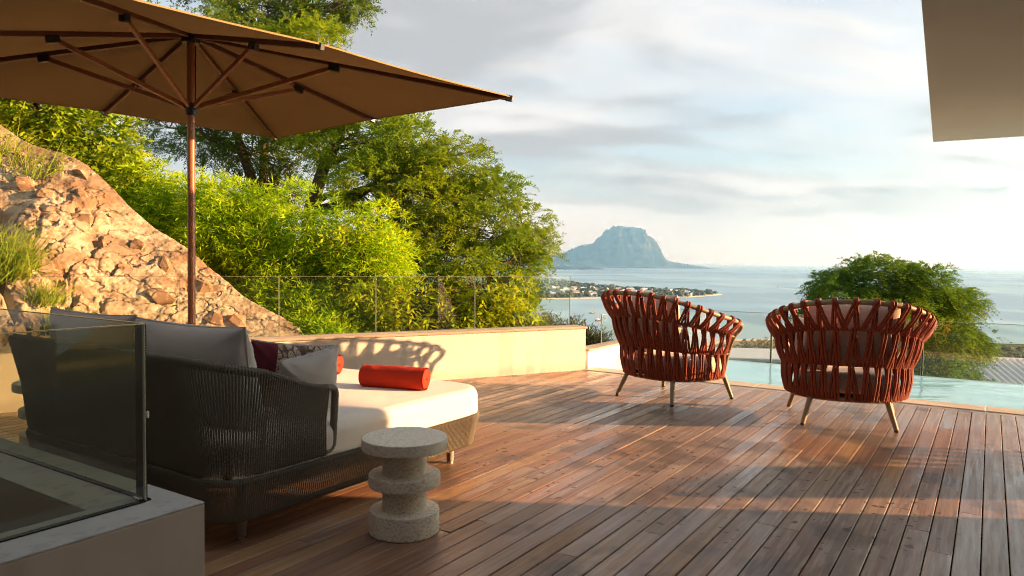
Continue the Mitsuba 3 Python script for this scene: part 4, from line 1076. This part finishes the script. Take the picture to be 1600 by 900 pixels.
# dark ropes round the back and arms, tan ropes along the open front
arm_s = 2.175
mid = at_z(P, Nn, (zb0 + zb1) / 2, -0.006)
def strung(top, mid, bot, rt, rb, r, Nn):
    n3 = np.column_stack([Nn, 0 * Nn[:, 0]]); z = np.array([0, 0, 1.0])
    a, b = rt + r * 0.8, rb + r * 0.8
    pts = [top - n3 * a, top + (z - n3) * a * 0.72, top + z * a, top + (z + n3) * a * 0.72, top + n3 * a, mid, bot + n3 * b, bot + (n3 - z) * b * 0.72, bot - z * b, bot - n3 * b]
    return many_tubes(np.stack(pts, 1), r, 5)


put(gm(strung(top, mid + np.column_stack([Nn * 0.012, 0 * Nn[:, 0]]), bot, 0.015, 0.012, 0.0037, Nn)), 'm_rope', t, 'rope_skirt', smooth=True)
labels[t + '__rope_skirt'] = {'label': 'skirt of upright ropes round the daybed base', 'kind': 'stuff'}
put(gm(tube(top[::3], 0.015, 10, closed=True)), 'm_rope', t, 'top_rail', smooth=True)
put(gm(tube(bot[::3], 0.012, 10, closed=True)), 'm_rope', t, 'bottom_rail', smooth=True)
for (w, s) in ((w1 - 0.13, s0 + 0.17), (w1 - 0.13, s1 - 0.17), (w0 + 0.14, s0 + 0.17), (w0 + 0.14, s1 - 0.17)):
    lg = put(gm(trimesh.Trimesh(*(lambda m: (m.vertices + np.array([w, s, 0]), m.faces))(lathe([[0, 0.012], [0.020, 0.012], [0.021, 0.02], [0.023, 0.26], [0, 0.26]], 20)))), 'm_leg_taupe', t, 'leg', smooth=30)
    put(gm(trimesh.Trimesh(*(lambda m: (m.vertices + np.array([w, s, 0]), m.faces))(lathe([[0, 0.0], [0.017, 0.0], [0.018, 0.0118], [0, 0.0118]], 16)))), 'm_clamp', lg, 'glide')
put(gm(cat([box(w0 + 0.1, w1 - 0.1, s, s + 0.05, 0.240, 0.262) for s in np.linspace(s0 + 0.12, s1 - 0.2, 9)])), 'm_frame_dark', t, 'slats')
labels[t + '__slats'] = {'label': 'hidden cross slats under the mattress', 'kind': 'stuff'}
# backrest shell
na = int((s1 - 0.17 - arm_s) / 0.0115)
nb = np.argmin(np.abs(P[:, 0] - w0) + np.abs(P[:, 1] - arm_s))
PB, NB = P[na:nb + 1], Nn[na:nb + 1]
arcl = np.concatenate([[0], np.cumsum(np.linalg.norm(np.diff(PB, axis=0), axis=1))]); L = arcl[-1]
tt = np.minimum(arcl, L - arcl) / (L / 2)
rz = 0.590 + (0.752 - 0.590) * (np.clip(tt / 0.5, 0, 1) ** 1.6 * (2.6 - 1.6 * np.clip(tt / 0.5, 0, 1)))
flare = 0.015 + 0.065 * np.clip(tt / 0.5, 0, 1)
rim, base = at_z(PB, NB, rz, flare), at_z(PB, NB, 0.309, -0.004)
m1 = base + (rim - base) * 0.5 - np.column_stack([NB * 0.006, 0 * tt])
put(gm(strung(rim, m1 + np.column_stack([NB * 0.012, 0 * tt]), base, 0.015, 0.014, 0.0043, NB)), 'm_rope', t, 'rope_back', smooth=True)
labels[t + '__rope_back'] = {'label': 'dark grey ropes strung upright round the backrest and arms', 'kind': 'stuff'}
ex = 0.055
def arm_end(rim0, base0, ds):
    """from the end of the top rail: a short way on, a round bend down, a post, a round bend back to the lower rail"""
    d = np.array([0, np.sign(ds), 0.0]); L = abs(ds); r = 0.036; v = (base0 - rim0) / np.linalg.norm(base0 - rim0)
    c1, c2 = rim0 + d * (L - r) + v * r, base0 + d * (L - r) - v * r
    an = np.linspace(0, PI / 2, 8)[:, None]
    return np.vstack([rim0 + d * 0.004, c1 - v * r * np.cos(an) + d * r * np.sin(an), c2 + d * r * np.cos(an) + v * r * np.sin(an), base0])


e1, e2 = arm_end(rim[0], base[0], ex), arm_end(rim[-1], base[-1], ex)
put(gm(tube(np.vstack([e1[::-1], rim[1::3], e2]), 0.0165, 12)), 'm_rope', t, 'back_rail', smooth=True)
put(gm(tube(base[::3], 0.014, 10)), 'm_rope', t, 'lower_back_rail', smooth=True)
put(gm(cat([tube([base[i] - [0, 0, 0.02], base[i] - [0, 0, 0.05]], 0.008, 8) for i in range(4, len(base), 25)])), 'm_frame_dark', t, 'spacers')
labels[t + '__spacers'] = {'label': 'short pins carrying the backrest', 'kind': 'stuff'}
# mattress
m = rbox((w1 - w0 + 0.02, s1 - s0 + 0.02, 0.176), 0.05, 40)
v = np.array(m.vertices); v[:, 2] += 0.012 * (1 - (2 * v[:, 0] / 1.7) ** 2) * (1 - (2 * v[:, 1] / 1.6) ** 2) * (v[:, 2] > 0)
cr = 0.17; cx, cy = np.abs(v[:, 0]) - ((w1 - w0 + 0.02) / 2 - cr), np.abs(v[:, 1]) - ((s1 - s0 + 0.02) / 2 - cr)
both = (cx > 0) & (cy > 0); rr = np.maximum(np.hypot(cx, cy), 1e-9); sc_ = np.where(both, np.maximum(cx, cy) / rr, 1)
v[both, 0] = np.sign(v[both, 0]) * ((w1 - w0 + 0.02) / 2 - cr + cx[both] * sc_[both]); v[both, 1] = np.sign(v[both, 1]) * ((s1 - s0 + 0.02) / 2 - cr + cy[both] * sc_[both])
m = displace(Trimesh(v, m.faces, process=False), 0.006, 5.0, 3)
m.apply_translation([(w0 + w1) / 2, (s0 + s1) / 2, 0.258 + 0.088]); MT = 0.437
put(gm(m), 'm_mattress', t, 'mattress', smooth=True)


def place_pillow(base, label, category, a, b, th, pos, face, lean, roll, mtl, seed, uv=False):
    """pos: grid (w, s, z) of the middle; face: direction in the grid the front looks; lean: radians back"""
    k = thing(base, label, category)
    m = pillow(a, b, th, 30, seed)
    uvs = None
    if uv: uvs = np.column_stack([m.vertices[:, 0] / (2 * a) + 0.5, m.vertices[:, 2] / (2 * b) + 0.5])
    fy = np.array([face[0], face[1], 0.0]); fy /= np.linalg.norm(fy)
    yv = -fy * math.cos(lean) - np.array([0, 0, 1.0]) * math.sin(lean) * -1 * -1
    zv = np.array([0, 0, 1.0]) * math.cos(lean) - fy * math.sin(lean)
    yv = -(fy * math.cos(lean) + np.array([0, 0, 1.0]) * math.sin(lean))
    xv = np.cross(yv, zv)
    x2, z2 = xv * math.cos(roll) + zv * math.sin(roll), zv * math.cos(roll) - xv * math.sin(roll)
    M = GR @ frame(pos, x2, yv, z2)
    put(moved(m, M), mtl, k, 'cover', smooth=True, uv=uvs)
    # piped seam
    n = 80; an = np.linspace(0, 2 * PI, n, endpoint=False); c, s = np.cos(an), np.sin(an); q = np.maximum(np.abs(c), np.abs(s)); U, Vv = c / q, s / q
    ring = np.column_stack([a * U * (1 - 0.07 * (1 - Vv ** 2) * U ** 2), 0 * U, b * Vv * (1 - 0.07 * (1 - U ** 2) * Vv ** 2)])
    put(moved(tube(ring, 0.0045, 6, closed=True), M), 'm_cushion' if mtl == 'm_pattern' else mtl, k, 'seam', smooth=True)
    return k


place_pillow('back_cushion', 'grey back cushion at the right of the daybed backrest', 'cushion', 0.40, 0.235, 0.125, (-2.89, 1.895, 0.640), (0, 1), 0.20, 0.0, 'm_cushion', 1)
place_pillow('back_cushion', 'grey back cushion at the left of the daybed backrest, behind the glass', 'cushion', 0.40, 0.235, 0.125, (-3.67, 1.89, 0.650), (0, 1), 0.20, 0.0, 'm_cushion', 2)
place_pillow('scatter_cushion', 'patterned scatter cushion with a maroon stripe on the daybed', 'cushion', 0.185, 0.165, 0.065, (-2.66, 2.20, 0.615), (-0.9, 0.5), 0.30, 0.12, 'm_pattern', 3, True)
place_pillow('scatter_cushion', 'plain grey scatter cushion leaning inside the daybed arm', 'cushion', 0.150, 0.160, 0.075, (-2.57, 2.24, 0.578), (-1, 0.1), 0.30, -0.16, 'm_cushion', 4)


def towel(pos, dirv, label, L=0.36, seed=0):
    """rolled towel: a spiral of cloth extruded along the roll, its loose end tucked under"""
    k = thing('rolled_towel', label, 'towel')
    g = rng(seed); th = np.linspace(0.6, 2 * PI * 3.65, 160); rr = 0.008 + 0.0135 * th / (2 * PI) + 0.0015 * np.sin(3 * th)
    pts = np.column_stack([rr * np.cos(th), rr * np.sin(th) * 0.93])
    poly = shapely.LineString(pts).buffer(0.0058, resolution=3)
    m = trimesh.creation.extrude_polygon(poly, L, engine='earcut')
    m = m.slice_plane([0, 0, L * 0.5], [0, 0, 1], cap=False) if False else m
    v = np.array(m.vertices)
    m = Trimesh(v, m.faces, process=False)
    R = float(rr.max()) * 0.93 + 0.0058
    d = np.array([dirv[0], dirv[1], 0.0]); d /= np.linalg.norm(d); sd = np.cross([0, 0, 1.0], d)
    M = GR @ frame(np.array([pos[0], pos[1], pos[2] + R]) - d * L / 2, sd, [0, 0, 1], d)
    put(moved(m, M), 'm_towel', k, 'roll', smooth=35)
    # outer wrap with soft folds
    n1, n2 = 26, 40; A, B = np.meshgrid(np.linspace(-0.5, 0.5, n1), np.linspace(0, 2 * PI, n2), indexing='ij')
    R2 = R + 0.004 + 0.004 * (meshkit.fbm(np.stack([A * 9, np.cos(B) * 2, np.sin(B) * 2 + seed], -1), 3, seed) - 0.3)
    Vw = np.stack([R2 * np.cos(B), R2 * np.sin(B) * 0.97, (A + 0.5) * (L - 0.012) + 0.006], -1)
    put(moved(grid_mesh(*[Vw[..., i] for i in range(3)]), M), 'm_towel', k, 'wrap', smooth=True)
    return k


towel((-2.74, 3.00, MT + 0.004), (1.0, 0.33), 'rolled red towel lying in the middle of the pale mattress', 0.38, 1)
towel((-3.50, 3.10, MT + 0.004), (1.0, 0.33), 'rolled red towel half hidden behind the scatter cushions', 0.34, 2)


# ------------------------------------------------------------------ stone side tables
def stool(p, label):
    k = thing('side_table', label, 'side table')
    b = 0.007
    prof = lambda z0, z1, r: [[r - b, z0], [r - b * 0.3, z0 + b * 0.3], [r, z0 + b], [r, z1 - b], [r - b * 0.3, z1 - b * 0.3], [r - b, z1]]
    parts = [('base', 0.0, 0.098, 0.148), ('lower_column', 0.096, 0.200, 0.093), ('middle_disc', 0.198, 0.250, 0.151), ('upper_column', 0.248, 0.356, 0.093), ('top', 0.354, 0.404, 0.181)]
    for nm, z0, z1, r in parts:
        col = 'column' in nm
        pf = [[0, z0]] + ([[r + 0.006, z0], [r + 0.002, z0 + 0.006], [r, z0 + 0.012], [r, z1 - 0.010], [r + 0.001, z1 - 0.004], [r + 0.003, z1]] if col else prof(z0, z1, r)) + [[0, z1]]
        m = lathe(pf, 72); m.apply_translation([p[0], p[1], 0])
        put(m, 'm_stone', k, nm, smooth=25)


stool((-0.447, 3.06), 'speckled pale stone side table of stacked discs beside the daybed')
stool((-2.765, 4.33), 'speckled stone side table half hidden behind the daybed at the left')

# ------------------------------------------------------------------ rope armchairs
RINGS = [(0.20, 0.392, 0.385, 0.0), (0.45, 0.425, 0.42, -0.01), (0.0, 0.478, 0.485, -0.03), (0.0, 0.538, 0.555, -0.05)]


def ring_pt(lv, th):
    th = np.asarray(th, float); z, a, b, cy = RINGS[lv]; ex = 0.86
    s, c = np.sin(th), np.cos(th)
    x = a * np.sign(s) * np.abs(s) ** ex; y = cy - b * np.sign(c) * np.abs(c) ** ex
    k = np.power((1 + np.cos(th)) / 2, 1.25)
    if lv == 3: z = 0.585 + 0.315 * k
    elif lv == 2: z = 0.50 + 0.205 * k
    elif lv == 1: z = 0.375 + 0.075 * k
    return np.stack([x, y, z + 0 * x], -1)


RR = [0.016, 0.0085, 0.0085, 0.0185]
chair_parts = []
TH = math.radians(118)


def build_chair():
    out = []
    th = np.linspace(-TH, TH, 61); rim = ring_pt(3, th); base_full = ring_pt(0, np.linspace(-PI, PI, 64, endpoint=False))
    def post(sg):
        a = ring_pt(3, sg * TH); b = ring_pt(0, sg * math.radians(132)); r2 = ring_pt(2, sg * math.radians(122)); r1 = ring_pt(1, sg * math.radians(127))
        tn = a - ring_pt(3, sg * (TH - 0.08)); tn /= np.linalg.norm(tn)
        from scipy.interpolate import PchipInterpolator
        K = np.array([a, a + tn * 0.035 - [0, 0, 0.012], (a + r2) / 2 + [0, 0.03, 0], r2, r1, b])
        return PchipInterpolator(np.linspace(0, 1, len(K)), K)(np.linspace(0, 1, 26))
    pl, pr = post(-1), post(1)
    out.append(('top_rail', ply(tube(np.vstack([pl[::-1], rim[1:-1], pr]), 0.0185, 12), 'm_chair_frame', True)))
    out.append(('base_rail', ply(tube(base_full, 0.016, 10, closed=True), 'm_chair_frame', True)))
    for lv in (1, 2):
        out.append(('middle_rail', ply(tube(ring_pt(lv, np.linspace(-math.radians(125), math.radians(125), 50)), RR[lv], 8), 'm_chair_frame', True)))
    for a in (-36, 36, -128, 128):
        p = ring_pt(0, math.radians(a)); n = np.array([p[0], p[1], 0]); n /= np.linalg.norm(n)
        k = 0.085 if abs(a) < 90 else 0.07
        top, foot = p + np.array([0, 0, 0.02]) - n * 0.01, np.array([p[0], p[1], 0.012]) + n * k
        out.append(('leg', ply(tube([top, foot], [0.021, 0.0165], 12), 'm_chair_frame', 30)))
        out.append(('leg_glide', ply(tube([foot + [0, 0, 0.0005], foot - [0, 0, 0.0118]], 0.0155, 12), 'm_foot', 30)))
    out.append(('seat_base', ply(box(-0.29, 0.29, -0.28, 0.28, 0.196, 0.214, 0.006), 'm_foot')))
    N = 21; ths = np.radians(np.linspace(-108, 108, N)); dth = ths[1] - ths[0]
    g = rng(55)

    def strap(l0, t0, l1, t1, inner):
        p0, p1 = ring_pt(l0, t0), ring_pt(l1, t1)
        n0, n1 = np.array([math.sin(t0), -math.cos(t0), 0]), np.array([math.sin(t1), -math.cos(t1), 0])
        o = -1 if inner else 1
        a0, b0 = p0 + n0 * o * (RR[l0] + 0.005), p1 + n1 * (RR[l1] + 0.006)
        d = b0 - a0; tn = np.cross(d, n0 + n1); tn /= np.linalg.norm(tn)
        t = np.linspace(0, 1, 6)[:, None]; mid = a0 + d * t + (n0 + n1) * 0.006 * np.sin(PI * t)
        ms = []
        for q in (-1, 1):
            ms.append(tube(mid + tn * q * 0.0104, 0.0096, 7))
        # turns of cord round the upper rail
        tg = ring_pt(l0, t0 + 0.01) - ring_pt(l0, t0 - 0.01); tg /= np.linalg.norm(tg); bn = np.cross(tg, n0)
        an = np.linspace(0, 2 * PI, 12, endpoint=False)
        if not inner:
            for q in (-1, 1):
                ms.append(tube(p0 + tg * q * 0.0104 + (RR[l0] + 0.005) * (np.cos(an)[:, None] * n0 + np.sin(an)[:, None] * bn), 0.0084, 6, closed=True))
        return cat(ms)

    for i, tq in enumerate(ths):
        sg = 1 if tq >= 0 else -1
        for inner in (False, True):
            out.append(('strap', ply(strap(3, tq, 2, tq * 0.95 + (-sg * 0.55 * dth if not inner else sg * 0.12 * dth), inner), 'm_red_rope', True)))
        u = tq * 0.95 - sg * 0.0 * dth
        for inner in (False, True):
            out.append(('strap', ply(strap(2, u + 0.5 * dth * 0, 1, u * 0.99 + (-sg * 0.20 * dth if not inner else sg * 0.36 * dth), inner), 'm_red_rope', True)))
        u = tq * 0.94
        for inner in (False, True):
            out.append(('strap', ply(strap(1, u, 0, u * 1.0 + (-sg * 0.12 * dth if not inner else sg * 0.42 * dth), inner), 'm_red_rope', True)))
    m = displace(rbox((0.66, 0.64, 0.15), 0.06, 14), 0.008, 5, 2); m.apply_translation([0, 0.0, 0.30])
    out.append(('seat_cushion', ply(m, 'm_chair_cushion', True)))
    return out


def chair_pillow(a, b, th, M, seed):
    return ply(moved(pillow(a, b, th, 26, seed), M), 'm_chair_cushion', True)


lean = 0.28
cf = lambda pos, yaw, ln: frame(pos, [math.cos(yaw), math.sin(yaw), 0], np.array([-math.sin(yaw), math.cos(yaw), 0]) * -math.cos(ln) * -1 - np.array([0, 0, math.sin(ln)]) * -0 + np.array([0, 0, 0.0]), [0, 0, 1])


def leanM(pos, yaw, ln):
    f = np.array([-math.sin(yaw), math.cos(yaw), 0.0]); zv = np.array([0, 0, 1.0]) * math.cos(ln) - f * math.sin(ln); yv = -(f * math.cos(ln) + np.array([0, 0, 1.0]) * math.sin(ln))
    return frame(pos, np.cross(yv, zv), yv, zv)


PARTS = build_chair()
PIL = [chair_pillow(0.32, 0.245, 0.105, leanM((0.0, -0.31, 0.655), 0.0, 0.24), 7), chair_pillow(0.21, 0.20, 0.08, leanM((-0.25, -0.02, 0.55), -1.2, 0.2), 8)]


def armchair(x, y, facing, label, group=None):
    k = thing('armchair', label, 'armchair', group)
    M = T().translate([x, y, 0]).rotate([0, 0, 1], -facing)
    for nm, d in PARTS:
        if nm == 'leg_glide':

            continue
        kk = fresh(f'{k}__{nm}')
        scene[kk] = {**d, 'to_world': M}
    li = 0
    for nm, d in PARTS:
        if nm == 'leg_glide':
            base = f'{k}__leg' if li == 0 else f'{k}__leg_{li:03d}'
            scene[f'{base}__glide'] = {**d, 'to_world': M}; li += 1
    scene[f'{k}__back_cushion'] = {**PIL[0], 'to_world': M}
    scene[f'{k}__side_cushion'] = {**PIL[1], 'to_world': M}


armchair(1.41, 6.26, 52.2, 'red rope armchair on the left, turned towards the mountain')
armchair(2.50, 5.44, 19.3, 'red rope armchair on the right, seen from behind before the round tree')
armchair(5.75, 3.85, -30.0, 'red rope armchair standing off to the right of the view by the villa wall')
